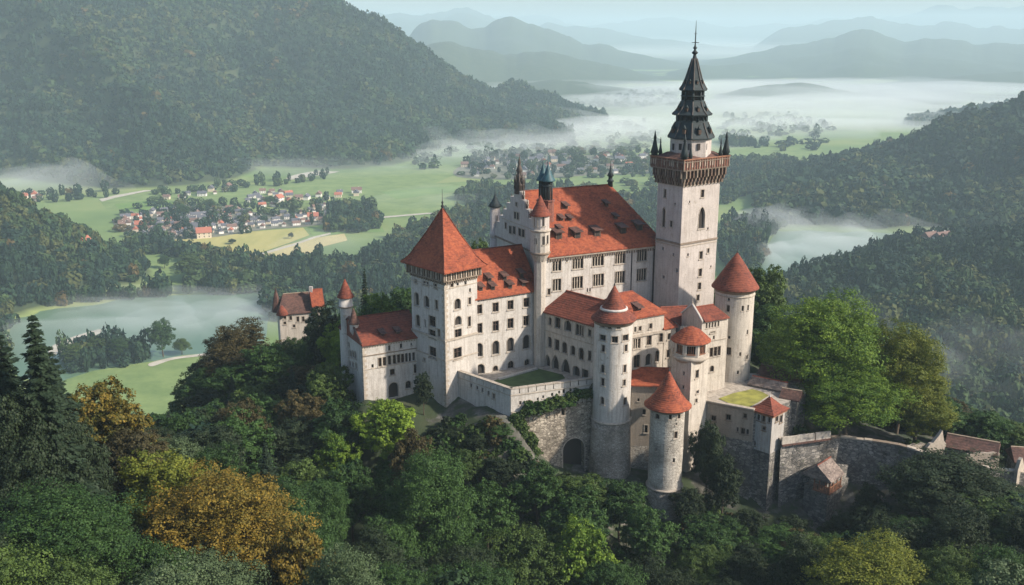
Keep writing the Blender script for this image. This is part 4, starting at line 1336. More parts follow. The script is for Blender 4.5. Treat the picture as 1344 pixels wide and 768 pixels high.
# timber hut on the cliff
b = Block(1090.6, 633, 160, 44, 1107.5, px_l=1053, zb=158)
b.root('timber_hut', 'little timber lookout hut with mossy gabled roof clinging to the cliff wall', 'hut')
zr = zat(*(b.C + b.v * b.lv / 2), 611)
m = MB(); roof_prism(m, b.C, b.u, b.v, b.lu, b.lv, b.ze, zr, .15, mat='tile_grey', overends=.1)
m.build('roof', b.T)
m = MB()
F = b.L
pt3 = [(0.3, b.ze - .1), (b.lv - .3, b.ze - .1), (b.lv / 2, zr - .35)]
f = [F.pt(s, z, -.12) for s, z in pt3]; g_ = [F.pt(s, z, -.3) for s, z in pt3]
m.add(f + g_, [(0, 1, 2), (5, 4, 3)], 'wood_dark')
m.build('gable', b.T)
m = MB(); zf = b.ze - 2.4
l2 = b.lv * .62
for F, l in ((b.R, b.lu), (b.L, l2)):
    for s in (0.25, l * .33, l * .66, l - .2):
        box_f(m, F, s - .09, s + .09, zf, b.ze - .2, -.45, -.27, 'wood_brown')
    box_f(m, F, .1, l, zf + .9, zf + 1.05, -.42, -.3, 'wood_brown')
    box_f(m, F, .1, l, zf - .25, zf, -.5, -.1, 'wood_brown')
    n = 12
    for i in range(n):
        s = .3 + (l - .5) * i / n
        box_f(m, F, s, s + .16, zf, zf + .9, -.4, -.34, 'wood_brown' if i % 3 else 'wood_dark')
P = [b.C + b.u * .4 + b.v * .4, b.C + b.u * b.lu + b.v * .4, b.C + b.u * b.lu + b.v * l2, b.C + b.u * .4 + b.v * l2]
poly_prism(m, [(p.x, p.y) for p in P], zf - .15, zf + .05, 'wood_dark')
m.build('frame', b.T)
m = MB()
P = [b.C + b.u * 1.2 + b.v * 1.0, b.C + b.u * (b.lu + 6) + b.v * 1.0, b.C + b.u * (b.lu + 6) + b.v * b.lv, b.C + b.u * 1.2 + b.v * b.lv]
poly_prism(m, [(p.x, p.y) for p in P], 156, zf - .2, 'rubble_dark')
P = [b.C + b.u * 1.6 + b.v * 1.4, b.C + b.u * (b.lu + 5) + b.v * 1.4, b.C + b.u * (b.lu + 5) + b.v * (b.lv - .6), b.C + b.u * 1.6 + b.v * (b.lv - .6)]
poly_prism(m, [(p.x, p.y) for p in P], zf - .19, b.ze - .3, 'rubble_dark')
m.build('base', b.T)

# ruins at the right end of the wall
shed('ruined_house', 'low ruined house with faded red roof at the right end of the cliff wall', (1243, 587), 168.5, None, 1306, 120, 5.2, 6, 1.7, 'tile_dark', 'rubble_dark', 'house')
shed('ruined_shed', 'dark collapsed shed roof at the right edge of the photo', (1334, 607), 166, None, 1375, 100, 5, 6, 2.0, 'tile_dark', 'rubble_dark', 'shed')
def broken_wall(name, label, pa, pb, Y, heights, mat='plaster_brown'):
    a, b_ = at_Y(pa[0], pa[1], Y), at_Y(pb[0], pb[1], Y + 1.5)
    F, l = face_pts(a, b_)
    m = MB(); n = len(heights) - 1
    for i in range(n):
        s0, s1 = l * i / n, l * (i + 1) / n
        z0 = a.z - 4
        m.hexa([F.pt(s0, z0, .3), F.pt(s1, z0, .3), F.pt(s1, z0, -.4), F.pt(s0, z0, -.4),
                F.pt(s0, a.z + heights[i], .25), F.pt(s1, a.z + heights[i + 1], .25), F.pt(s1, a.z + heights[i + 1], -.35), F.pt(s0, a.z + heights[i], -.35)], mat)
    o = m.build(name); tag(o, label, 'wall')
broken_wall('ruined_wall', 'broken pale gable fragment beside the big trees at the end of the wall', (1216, 588), (1240, 586), 167, [.2, .8, .9, 1.6, 2.2, 3.1, 1.0, .3], 'trim_stone')
broken_wall('ruined_wall', 'crumbled low wall stub leading up to the ruined house', (1190, 588), (1214, 588), 166.5, [.2, .3, .6, .2, .5, .1], 'rubble_stone')
broken_wall('ruined_wall', 'pale upright wall remnant at the right edge below the collapsed shed', (1334, 618), (1342, 618), 160, [.1, 1.9, 2.2, 1.2, .1], 'trim_stone')
broken_wall('ruined_wall', 'long low pale wall in front of the ruined house', (1262, 600), (1310, 604), 163.5, [.3, .5, .4, .6, .5, .3, .4, .2], 'plaster_brown')

# small chapel-like manor beyond the left ridge
b = Block(366.5, 412.5, 262, 72, 406, lv=7.5, zb=160)
zr = zat(*(b.mid), 385)
b.root('old_manor', 'small distant manor with dark red roof standing on the wooded ridge left of the castle', 'house')
b.walls([(374, 417, 3.2, 3.5), (381.5, 417.5, 3.4, 5.5), (391, 419, 3.2, 7), (398, 419, 3, 7), (374, 424, 3.2, 3.5), (386, 428, 3, 4)], [(361, 409, 3, 5, 'a')], 'plaster_warm', depth=.3)
m = MB(); roof_prism(m, b.C, b.u, b.v, b.lu, b.lv, b.ze, zr, .5, hipA=1.6, mat='tile_dark'); m.build('roof', b.T)
m = MB()
q = b.C + b.v * b.lv * .5 - b.u * .3
m.lathe(q.x, q.y, [(1.5, b.ze - .2), (1.4, b.ze + .2), (.6, b.ze + 4.5), (.05, zat(q.x, q.y, 378))], 6, 'tile_dark', smooth=False); m.build('turret_roof', b.T)
q = b.C - b.v * .2 + b.u * .8
m = MB(); m.lathe(q.x, q.y, [(1.6, b.ze - .2), (1.7, b.ze), (1.1, b.ze + 1.2), (.2, zat(q.x, q.y, 401))], 12, 'tile_red'); m.build('turret_roof', b.T)
b2 = Block(411, 402, 264, 70, 424, lv=5, zb=162)
zr2 = zat(*(b2.C + b2.v * b2.lv / 2), 380)
b2.root('old_manor_gable', 'bright orange roofed gable end attached to the right of the small distant manor', 'house')
b2.walls([(415, 410, 3, 5)], [], 'plaster_warm', depth=.3)
m = MB(); roof_prism(m, b2.C, b2.u, b2.v, b2.lu, b2.lv, b2.ze, zr2, .4, mat='tile_orange'); m.build('roof', b2.T)
m = MB(); q = b2.C + b2.v * 2.5; m.box((q.x, q.y, zr2), .9, .9, 1.6, 'plaster_rose'); m.build('chimney', b2.T)
# ------------------------------------------------------------------ terrain
rng = np.random.default_rng(11)

def _hash(ix, iy, seed):
    h = (ix.astype(np.int64) * 374761393 + iy.astype(np.int64) * 668265263 + seed * 1442695041) & 0xFFFFFFFF
    h = ((h ^ (h >> 13)) * 1274126177) & 0xFFFFFFFF
    return ((h ^ (h >> 16)) & 0xFFFF) / 65535.0

def vnoise(x, y, s, seed=0):
    x = np.asarray(x, float) / s; y = np.asarray(y, float) / s
    ix, iy = np.floor(x), np.floor(y)
    fx, fy = x - ix, y - iy
    fx = fx * fx * (3 - 2 * fx); fy = fy * fy * (3 - 2 * fy)
    a = _hash(ix, iy, seed); b = _hash(ix + 1, iy, seed); c = _hash(ix, iy + 1, seed); d = _hash(ix + 1, iy + 1, seed)
    return (a * (1 - fx) + b * fx) * (1 - fy) + (c * (1 - fx) + d * fx) * fy - 0.5

def fbm(x, y, s, seed=0, o=4):
    t = 0
    for i in range(o):
        t = t + vnoise(x, y, s / 2 ** i, seed + i * 7) * 0.55 ** i
    return t

# ground under the castle hill: photo pixel, distance, height of what stands there
CT = [(475, 525, 172, 0), (582, 541, 171, 0), (520, 520, 179, 0), (500, 470, 190, 0), (560, 470, 195, 0), (530, 385, 222, 16), (475, 365, 215, 20),
      (672, 548, 163, 0), (640, 545, 165, 0), (610, 545, 168, 0), (640, 600, 157, 4), (600, 610, 155, 6), (560, 610, 152, 12), (700, 600, 159, 4), (760, 630, 163.5, 0), (700, 588, 165.5, 0), (722, 604, 167, 0), (750, 616, 168.3, 0), (776, 618, 169.6, 0), (800, 630, 162, 0), (750, 650, 154, 3), (800, 670, 154, 3), (840, 640, 164, 0),
      (880, 700, 158, 0), (920, 690, 158, 0), (930, 650, 166, 0), (960, 680, 163, 0), (990, 690, 160, 0), (1035, 700, 160, 0), (1080, 715, 156, 0), (1080, 690, 163, 0), (1150, 710, 156, 0), (1150, 680, 162, 0), (1200, 650, 155, 4), (1280, 650, 154, 4), (1344, 660, 150, 4),
      (1140, 735, 125, 12), (1340, 765, 110, 12), (1240, 765, 112, 12), (1000, 755, 132, 12), (900, 760, 132, 12), (800, 730, 140, 11), (700, 745, 138, 12), (620, 690, 140, 13), (520, 620, 148, 13),
      (560, 765, 112, 13), (440, 768, 104, 12), (290, 635, 115, 14), (180, 700, 108, 14), (80, 650, 100, 14), (0, 700, 92, 12), (60, 560, 120, 16), (130, 515, 132, 16), (330, 580, 148, 13), (240, 545, 155, 12), (420, 580, 158, 13),
      (300, 440, 215, 13), (350, 470, 205, 13), (200, 560, 172, 12), (100, 560, 165, 12), (400, 490, 196, 13), (440, 510, 186, 12), (380, 450, 235, 14), (430, 440, 228, 14), (390, 440, 262, 6),
      (650, 490, 180, 0), (720, 480, 190, 0), (800, 440, 195, 0), (870, 440, 195, 0), (1000, 380, 225, 16), (960, 500, 186, 0), (1100, 580, 174, 0), (1180, 590, 171, 0), (1240, 600, 168, 0), (1300, 612, 166, 0), (1050, 560, 176, 0),
      (1250, 530, 195, 8), (1310, 570, 180, 8), (1344, 545, 195, 8), (1150, 480, 205, 14), (1040, 430, 215, 15), (700, 768, 60, 0), (300, 768, 60, 0), (1100, 768, 60, 0)]
_P = []
for px, py, Y, h in CT:
    p = at_Y(px, py, Y)
    _P.append((p.x, p.y, p.z - h))
_P[-3:] = [(0, 60, 165), (-40, 50, 185), (45, 60, 168)]
_P += [(-160, 100, 180), (-120, 60, 185), (-150, 200, 165), (170, 120, 168), (160, 200, 160), (0, 30, 160), (60, 250, 165), (-30, 250, 165), (-90, 250, 160), (120, 240, 160)]
_P = np.array(_P)
_D = np.hypot(_P[:, None, 0] - _P[None, :, 0], _P[:, None, 1] - _P[None, :, 1])
_W = np.linalg.solve(_D + np.eye(len(_P)) * 0.03, _P[:, 2] - 172)

def smooth(t):
    t = np.clip(t, 0, 1)
    return t * t * (3 - 2 * t)

def near_h(x, y):
    d = np.hypot(x[:, None] - _P[None, :, 0], y[:, None] - _P[None, :, 1])
    z = 172 + d @ _W
    z = np.clip(z, 150, 200) + 0.9 * fbm(x, y, 9, 3) + .5 * fbm(x, y, 3, 5)
    return z

def ridge(x, y, line, noise_amp=.18, nseed=0, nscale=300.0, pw=1.0):
    """line: (x, y, crest height, half width)"""
    best = np.zeros_like(x)
    wob = fbm(x, y, nscale, nseed, 5)
    for (x0, y0, z0, w0), (x1, y1, z1, w1) in zip(line[:-1], line[1:]):
        dx, dy = x1 - x0, y1 - y0
        t = np.clip(((x - x0) * dx + (y - y0) * dy) / (dx * dx + dy * dy), 0, 1)
        d = np.hypot(x - x0 - t * dx, y - y0 - t * dy)
        zc = z0 + (z1 - z0) * t; w = w0 + (w1 - w0) * t
        k = np.clip(1 - d / w + wob * noise_amp, 0, 1.12)
        best = np.maximum(best, zc * k ** pw * np.minimum(1, k * 6))
    return best

def pridge(x, y, line, amp=.16, seed=0, nscale=300.0, pw=1.0, back=1.0):
    """hill range whose crest line is given by bearing; falls off to both sides of the crest"""
    ln = sorted(line, key=lambda c: c[0] / c[1])
    b = np.array([c[0] / c[1] for c in ln]); rc = np.array([math.hypot(c[0], c[1]) for c in ln])
    zc = np.array([c[2] for c in ln]); w = np.array([c[3] for c in ln])
    bb = x / np.maximum(y, 1); r = np.hypot(x, y)
    R0, Z0_, W0_ = np.interp(bb, b, rc), np.interp(bb, b, zc), np.interp(bb, b, w)
    wob = fbm(x, y, nscale, seed, 5)
    d = np.abs(r - R0) / W0_
    k = 1 - d + wob * amp * np.clip(.35 + d * 1.6, 0, 1.2)
    fade = smooth((bb - b[0]) / .05 + 1) * smooth((b[-1] - bb) / .05 + 1)
    k = np.clip(k, 0, 1.08) * fade
    return Z0_ * k ** pw * np.minimum(1, k * 6)

def P2(px, py, Y):
    p = at_Y(px, py, Y); return p
def crest(px, py, Y, w, h=10):
    p = at_Y(px, py, Y); return (p.x, p.y, max(p.z - h, 1), w)

LEFT_MTN = [(-2600, 2300, 470, 900), (-1300, 2350, 470, 820), crest(250, -110, 2450, 800), crest(360, -60, 2530, 780), crest(424, -8, 2560, 760), crest(500, 26, 2620, 720), crest(560, 52, 2680, 640), crest(640, 86, 2760, 520), crest(700, 112, 2820, 420), crest(760, 142, 2880, 330), crest(805, 163, 2920, 200)]
LEFT_SPUR = [(-1150, 2200, 430, 330), (-820, 1950, 300, 270), (-640, 1800, 130, 200), (-560, 1700, 5, 120)]
LEFT_SPUR2 = [(-700, 2400, 400, 300), (-480, 2180, 240, 240), (-350, 2000, 95, 170), (-300, 1900, 5, 100)]
LEFT_SPUR3 = [(-150, 2500, 170, 240), (0, 2420, 80, 160), (60, 2330, 5, 90)]
LEFT_HILL = [(-900, 900, 150, 330), crest(-60, 225, 1000, 210), crest(10, 240, 1010, 170), crest(60, 262, 1020, 135), crest(115, 290, 1030, 105), crest(150, 335, 1010, 60)]
RIGHT_NEAR = [(900, 900, 170, 330), crest(1344, 243, 960, 300), crest(1260, 275, 960, 270), crest(1180, 303, 950, 240), crest(1100, 340, 920, 170), crest(1035, 365, 890, 90)]
RIGHT_FAR = [(1500, 1500, 260, 600), crest(1344, 96, 1700, 560), crest(1250, 142, 1690, 480), crest(1180, 175, 1650, 430), crest(1120, 205, 1600, 360), crest(1050, 232, 1540, 290), crest(985, 262, 1480, 210), crest(940, 285, 1430, 130)]
MID_RIDGE = [crest(1030, 178, 2500, 120), crest(1100, 168, 2600, 170), crest(1180, 158, 2750, 200), crest(1290, 140, 2950, 260), (2600, 3200, 150, 500)]
FAR = [[crest(935, 128, 3950, 260, 0), crest(1000, 106, 4050, 420, 0), crest(1060, 102, 4100, 480, 0), crest(1120, 122, 4050, 300, 0)],
       [crest(560, 70, 4800, 700, 0), crest(690, 72, 5200, 800, 0), crest(800, 86, 5400, 620, 0), crest(862, 102, 5500, 420, 0)],
       [crest(560, 36, 7400, 1300, 0), crest(700, 36, 7600, 1400, 0), crest(800, 58, 7600, 1200, 0), crest(910, 92, 7400, 800, 0)],
       [crest(930, 84, 6000, 700, 0), crest(1010, 82, 6300, 800, 0), crest(1060, 90, 6300, 600, 0)],
       [crest(900, 95, 7600, 1200, 0), crest(1010, 66, 7700, 2200, 0), crest(1120, 50, 7600, 2600, 0), crest(1344, 60, 7400, 2600, 0), (7000, 7500, 250, 2600)],
       [crest(1110, 128, 4300, 250, 0), crest(1180, 110, 4700, 700, 0), crest(1260, 98, 5000, 1000, 0), crest(1344, 92, 5200, 1200, 0), crest(1450, 80, 5300, 1200, 0)],
       [crest(640, 112, 3900, 300, 0), crest(720, 104, 4100, 500, 0), crest(790, 112, 4200, 450, 0), crest(850, 128, 4200, 250, 0)],
       [crest(420, 20, 13500, 2200, 0), crest(600, 12, 14000, 2400, 0), crest(760, 34, 14000, 2200, 0), crest(960, 62, 13500, 1600, 0)],
       [crest(1040, 40, 12500, 1700, 0), crest(1110, 27, 12800, 2200, 0), crest(1180, 30, 13000, 2400, 0), crest(1300, 30, 12500, 2300, 0), crest(1420, 12, 12000, 2300, 0)],
       [crest(560, 6, 21000, 3000, 0), crest(800, 26, 21500, 3200, 0), crest(1000, 30, 21500, 3200, 0), crest(1200, 14, 21500, 3500, 0), crest(1400, 6, 21500, 3500, 0)]]

def H(x, y):
    x = np.atleast_1d(np.asarray(x, float)); y = np.atleast_1d(np.asarray(y, float))
    px = 672 + 1300 * x / np.maximum(y, 30)
    # the hill's far shoulder
    Yf = np.interp(px, [-200, 60, 200, 270, 330, 460, 540, 700, 900, 1050, 1200, 1344, 1700], [160, 168, 178, 205, 222, 262, 235, 225, 222, 222, 208, 196, 190])
    nh = np.zeros_like(x)
    k = 1 - smooth((y - Yf) / 190.0)
    sel = k > 0
    if sel.any():
        nh[sel] = near_h(x[sel], y[sel])
    z = nh * k
    far = y > 250
    if far.any():
        xf, yf = x[far], y[far]
        zz = np.zeros_like(xf)
        for ln, amp, sd, sc in ((LEFT_MTN, .30, 1, 420), (LEFT_SPUR, .2, 2, 260), (LEFT_SPUR2, .2, 3, 260), (LEFT_SPUR3, .2, 13, 240), (LEFT_HILL, .12, 4, 110), (RIGHT_NEAR, .25, 5, 180), (RIGHT_FAR, .25, 6, 280), (MID_RIDGE, .14, 8, 160)):
            fn = ridge if ln in (LEFT_SPUR, LEFT_SPUR2, LEFT_SPUR3) else pridge
            zz = np.maximum(zz, fn(xf, yf, ln, amp, sd, sc))
        for i, ln in enumerate(FAR):
            zz = np.maximum(zz, pridge(xf, yf, ln, .45, 20 + i, 700 + 200 * i, .85) * (1 + .5 * fbm(xf / np.maximum(yf, 1) * 1000, xf * 0 + i * 50, 70, 60 + i, 5)))
        # gullies running down the slopes
        gl = 1 - np.abs(vnoise(xf + .35 * yf + 40 * fbm(xf, yf, 200, 77, 3), yf * .34, 270, 41)) * 3.0
        gl2 = 1 - np.abs(vnoise(xf - .2 * yf, yf * .35, 95, 43)) * 3.0
        mid = np.clip(zz / 60, 0, 1) * (yf < 3400)
        zz = zz - mid * (85 * np.clip(gl, 0, 1) ** 1.3 * np.clip(zz / 200, .15, 1) + 20 * np.clip(gl2, 0, 1) * np.clip(zz / 90, .3, 1))
        zz = np.maximum(zz, 0)
        zz = zz + np.clip(zz, 0, 60) / 60 * 9 * fbm(xf, yf, 60, 9, 3)
        z[far] = np.maximum(z[far], zz)
    return z

def build_terrain():
    rad = [22.0]
    while rad[-1] < 26000:
        r = rad[-1]
        rad.append(r * (1.012 if r < 300 else 1.016) + .15)
    rad = np.array(rad)
    ang = np.concatenate([np.linspace(-64, -32, 24, endpoint=False), np.linspace(-32, 32, 420, endpoint=False), np.linspace(32, 64, 25)]) * math.pi / 180
    A, Rr = np.meshgrid(ang, rad)
    x = (Rr * np.sin(A)).ravel(); y = (Rr * np.cos(A)).ravel()
    z = H(x, y)
    n, m_ = len(rad), len(ang)
    v = np.stack([x, y, z], 1)
    i = np.arange(n - 1)[:, None] * m_ + np.arange(m_ - 1)[None, :]
    i = i.ravel()
    f = np.stack([i, i + 1, i + m_ + 1, i + m_], 1)
    me = bpy.data.meshes.new('terrain')
    me.vertices.add(len(v)); me.vertices.foreach_set('co', v.ravel())
    me.loops.add(f.size); me.loops.foreach_set('vertex_index', f.ravel().astype(np.int32))
    me.polygons.add(len(f)); me.polygons.foreach_set('loop_start', np.arange(0, f.size, 4, dtype=np.int32))
    me.polygons.foreach_set('use_smooth', np.ones(len(f), bool))
    me.update(calc_edges=True)
    o = bpy.data.objects.new('terrain', me); COL.objects.link(o)
    me.materials.append(MATS['ground'])
    tag(o, kind='structure')
    return o

# ground material: meadow on the flat, forest floor on slopes, bare rock where it is steep
m, N, L, B = nt('ground')
g = N.new('ShaderNodeNewGeometry')
sepn = N.new('ShaderNodeSeparateXYZ'); L.new(g.outputs['Normal'], sepn.inputs[0])
sepp = N.new('ShaderNodeSeparateXYZ'); L.new(g.outputs['Position'], sepp.inputs[0])
v = coords(N, L)
n1 = noise(N, L, v, 0.004, 4, .55)
mead = ramp(N, [(0.36, (0.105, 0.175, 0.05)), (0.5, (0.15, 0.22, 0.065)), (0.64, (0.22, 0.26, 0.09))])
L.new(n1.outputs[0], mead.inputs[0])
n2 = noise(N, L, v, 0.05, 6, .7)
wood = ramp(N, [(0.35, (0.022, 0.038, 0.016)), (0.55, (0.038, 0.055, 0.022)), (0.7, (0.06, 0.062, 0.03))])
L.new(n2.outputs[0], wood.inputs[0])
zr_ = ramp(N, [(0.0, (0, 0, 0)), (1.0, (1, 1, 1))])
nf = noise(N, L, v, 0.0016, 5, .62)
rf = ramp(N, [(0.46, (0, 0, 0)), (0.50, (1, 1, 1))]); L.new(nf.outputs[0], rf.inputs[0])
fy = N.new('ShaderNodeMapRange'); fy.inputs['From Min'].default_value = 2900; fy.inputs['From Max'].default_value = 3600
L.new(sepp.outputs['Y'], fy.inputs['Value'])
fm = N.new('ShaderNodeMath'); fm.operation = 'MULTIPLY'; L.new(rf.outputs[0], fm.inputs[0]); L.new(fy.outputs[0], fm.inputs[1])
mead_o = mix(N, L, fm.outputs[0], mead.outputs[0], wood.outputs[0])
mr = N.new('ShaderNodeMapRange'); mr.inputs['From Min'].default_value = 0.5; mr.inputs['From Max'].default_value = 4.0
L.new(sepp.outputs['Z'], mr.inputs['Value'])
c = mix(N, L, mr.outputs[0], mead_o, wood.outputs[0])
n3 = noise(N, L, v, 0.35, 10, .75)
rock = ramp(N, [(0.35, (0.035, 0.036, 0.028)), (0.52, (0.085, 0.082, 0.068)), (0.68, (0.20, 0.19, 0.165))])
L.new(n3.outputs[0], rock.inputs[0])
ms = N.new('ShaderNodeMapRange'); ms.inputs['From Min'].default_value = 0.74; ms.inputs['From Max'].default_value = 0.62
L.new(sepn.outputs['Z'], ms.inputs['Value'])
yl = N.new('ShaderNodeMath'); yl.operation = 'LESS_THAN'; yl.inputs[1].default_value = 215
L.new(sepp.outputs['Y'], yl.inputs[0])
zx = N.new('ShaderNodeMath'); zx.operation = 'GREATER_THAN'; zx.inputs[1].default_value = -16
L.new(sepp.outputs['X'], zx.inputs[0])
zy = N.new('ShaderNodeMapRange'); zy.inputs['From Min'].default_value = 149; zy.inputs['From Max'].default_value = 153
L.new(sepp.outputs['Y'], zy.inputs['Value'])
zm = N.new('ShaderNodeMath'); zm.operation = 'MULTIPLY'; L.new(zx.outputs[0], zm.inputs[0]); L.new(zy.outputs[0], zm.inputs[1])
nz = noise(N, L, v, 0.30, 5, .6)
rz = ramp(N, [(0.47, (0, 0, 0)), (0.57, (1, 1, 1))]); L.new(nz.outputs[0], rz.inputs[0])
zm2 = N.new('ShaderNodeMath'); zm2.operation = 'MULTIPLY'; L.new(zm.outputs[0], zm2.inputs[0]); L.new(rz.outputs[0], zm2.inputs[1])
zmx = N.new('ShaderNodeMath'); zmx.operation = 'MAXIMUM'; L.new(ms.outputs[0], zmx.inputs[0]); L.new(zm2.outputs[0], zmx.inputs[1])
mm = N.new('ShaderNodeMath'); mm.operation = 'MULTIPLY'
L.new(zmx.outputs[0], mm.inputs[0]); L.new(yl.outputs[0], mm.inputs[1])
c = mix(N, L, mm.outputs[0], c, rock.outputs[0])
L.new(c, B.inputs['Base Color'])
B.inputs['Roughness'].default_value = 1.0
bump(N, L, B, n3.outputs[0], 0.5, 0.3)
build_terrain()
# ------------------------------------------------------------------ trees
def foliage(name, lo, hi, trans=0.24, far=False):
    m, N, L, B = nt(name)
    at = N.new('ShaderNodeAttribute'); at.attribute_name = 'tone'
    oi = N.new('ShaderNodeObjectInfo')
    add = N.new('ShaderNodeMath'); add.operation = 'MULTIPLY_ADD'
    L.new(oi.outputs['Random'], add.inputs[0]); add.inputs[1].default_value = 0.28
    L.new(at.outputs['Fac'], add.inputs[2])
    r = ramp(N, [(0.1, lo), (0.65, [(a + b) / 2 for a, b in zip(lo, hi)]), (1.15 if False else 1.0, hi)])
    L.new(add.outputs[0], r.inputs[0])
    L.new(r.outputs[0], B.inputs['Base Color'])
    B.inputs['Roughness'].default_value = 0.65
    B.inputs['Specular IOR Level'].default_value = 0.25
    t = N.new('ShaderNodeBsdfTranslucent')
    L.new(r.outputs[0], t.inputs[0])
    mx = N.new('ShaderNodeMixShader'); mx.inputs[0].default_value = trans
    L.new(B.outputs[0], mx.inputs[1]); L.new(t.outputs[0], mx.inputs[2])
    out = N['Material Output'] if 'Material Output' in N else [n for n in N if n.type == 'OUTPUT_MATERIAL'][0]
    L.new(mx.outputs[0], out.inputs[0])
    return m

foliage('leaf_green', (0.016, 0.042, 0.012), (0.070, 0.142, 0.028))
foliage('leaf_mid', (0.022, 0.046, 0.013), (0.110, 0.170, 0.032))
foliage('leaf_bright', (0.030, 0.085, 0.010), (0.24, 0.34, 0.030))
foliage('leaf_yellow', (0.045, 0.080, 0.010), (0.25, 0.255, 0.028))
foliage('leaf_orange', (0.022, 0.046, 0.010), (0.29, 0.185, 0.022))
foliage('leaf_brown', (0.030, 0.030, 0.012), (0.110, 0.085, 0.028))
foliage('leaf_dark', (0.012, 0.024, 0.010), (0.042, 0.064, 0.024))
foliage('leaf_pale', (0.045, 0.075, 0.030), (0.135, 0.185, 0.085))
foliage('needle', (0.010, 0.022, 0.012), (0.038, 0.062, 0.030), 0.15)

def quads_mesh(name, cen, nor, size, tone, mat, aspect=1.0, up=None):
    """many small leaf faces: centres, normals, half sizes, tones"""
    n = len(cen)
    nor = nor / np.maximum(np.linalg.norm(nor, axis=1, keepdims=True), 1e-6)
    if up is None:
        up = rng.normal(size=(n, 3))
    a = np.cross(nor, up); a /= np.maximum(np.linalg.norm(a, axis=1, keepdims=True), 1e-6)
    b = np.cross(nor, a)
    s = size[:, None]
    v = np.empty((n, 4, 3))
    v[:, 0] = cen - a * s * aspect; v[:, 1] = cen - b * s * .8 + nor * s * .15; v[:, 2] = cen + a * s * aspect; v[:, 3] = cen + b * s * .8 - nor * s * .1
    return raw_mesh(name, v.reshape(-1, 3), np.arange(n * 4).reshape(n, 4), np.repeat(tone, 4), mat)

def raw_mesh(name, v, f, tone, mat, col=None):
    me = bpy.data.meshes.new(name)
    k = f.shape[1]
    me.vertices.add(len(v)); me.vertices.foreach_set('co', np.ascontiguousarray(v, dtype=np.float32).ravel())
    me.loops.add(f.size); me.loops.foreach_set('vertex_index', f.ravel().astype(np.int32))
    me.polygons.add(len(f)); me.polygons.foreach_set('loop_start', np.arange(0, f.size, k, dtype=np.int32))
    me.update(calc_edges=True)
    if tone is not None:
        at = me.attributes.new('tone', 'FLOAT', 'POINT'); at.data.foreach_set('value', tone.astype(np.float32))
    if col is not None:
        at = me.attributes.new('hue', 'FLOAT_COLOR', 'POINT'); at.data.foreach_set('color', col.astype(np.float32).ravel())
    me.materials.append(MATS[mat])
    return me

def unit(n, g=None):
    d = rng.normal(size=(n, 3)); return d / np.linalg.norm(d, axis=1, keepdims=True)

def crown_broad(name, R=5.2, Hh=5.6, cz=8.4, lobes=38, sub=20, leaves=34, ls=.15, egg=0.0, seed=0, droop=0):
    C, Nn, S, T_ = [], [], [], []
    i = np.arange(lobes) + .5
    ph = np.arccos(1 - 1.72 * i / lobes); th = math.pi * (1 + 5 ** .5) * i + rng.uniform(0, 6)
    d = np.stack([np.cos(th) * np.sin(ph), np.sin(th) * np.sin(ph), np.cos(ph)], 1) + rng.normal(size=(lobes, 3)) * .13
    rr = rng.uniform(.50, .86, lobes)
    cen = d * rr[:, None] * np.array([R, R, Hh])
    cen[:, :2] *= (1 - egg * cen[:, 2:3] / Hh)
    lr = rng.uniform(.20, .36, lobes) * R
    for k in range(lobes):
        sd = unit(sub); sd[:, 2] = sd[:, 2] * .8 + .25
        sc = cen[k] + sd * lr[k] * rng.uniform(.75, 1.08, (sub, 1))
        lt = rng.uniform(.0, .22)
        for q in range(sub):
            ld = unit(leaves)
            rad = .32 * lr[k]
            p = sc[q] + ld * rad * rng.uniform(.3, 1.15, (leaves, 1)) * np.array([1.15, 1.15, .7])
            n_ = ld * .6 + sd[q] * .7 + unit(leaves) * .75 + np.array([0, 0, .35])
            C.append(p); Nn.append(n_); S.append(rng.uniform(.65, 1.35, leaves) * ls)
            T_.append(np.clip(.28 + lt + rng.uniform(-.08, .12) + rng.normal(0, .13, leaves), 0, 1))
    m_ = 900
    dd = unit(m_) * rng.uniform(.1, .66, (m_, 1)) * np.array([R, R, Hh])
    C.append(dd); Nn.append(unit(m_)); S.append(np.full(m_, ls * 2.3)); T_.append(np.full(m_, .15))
    C = np.concatenate(C); C[:, 2] += cz
    C[:, 2] = np.maximum(C[:, 2], cz - Hh * .95)
    return quads_mesh(name, C, np.concatenate(Nn), np.concatenate(S), np.concatenate(T_), 'leaf_green')

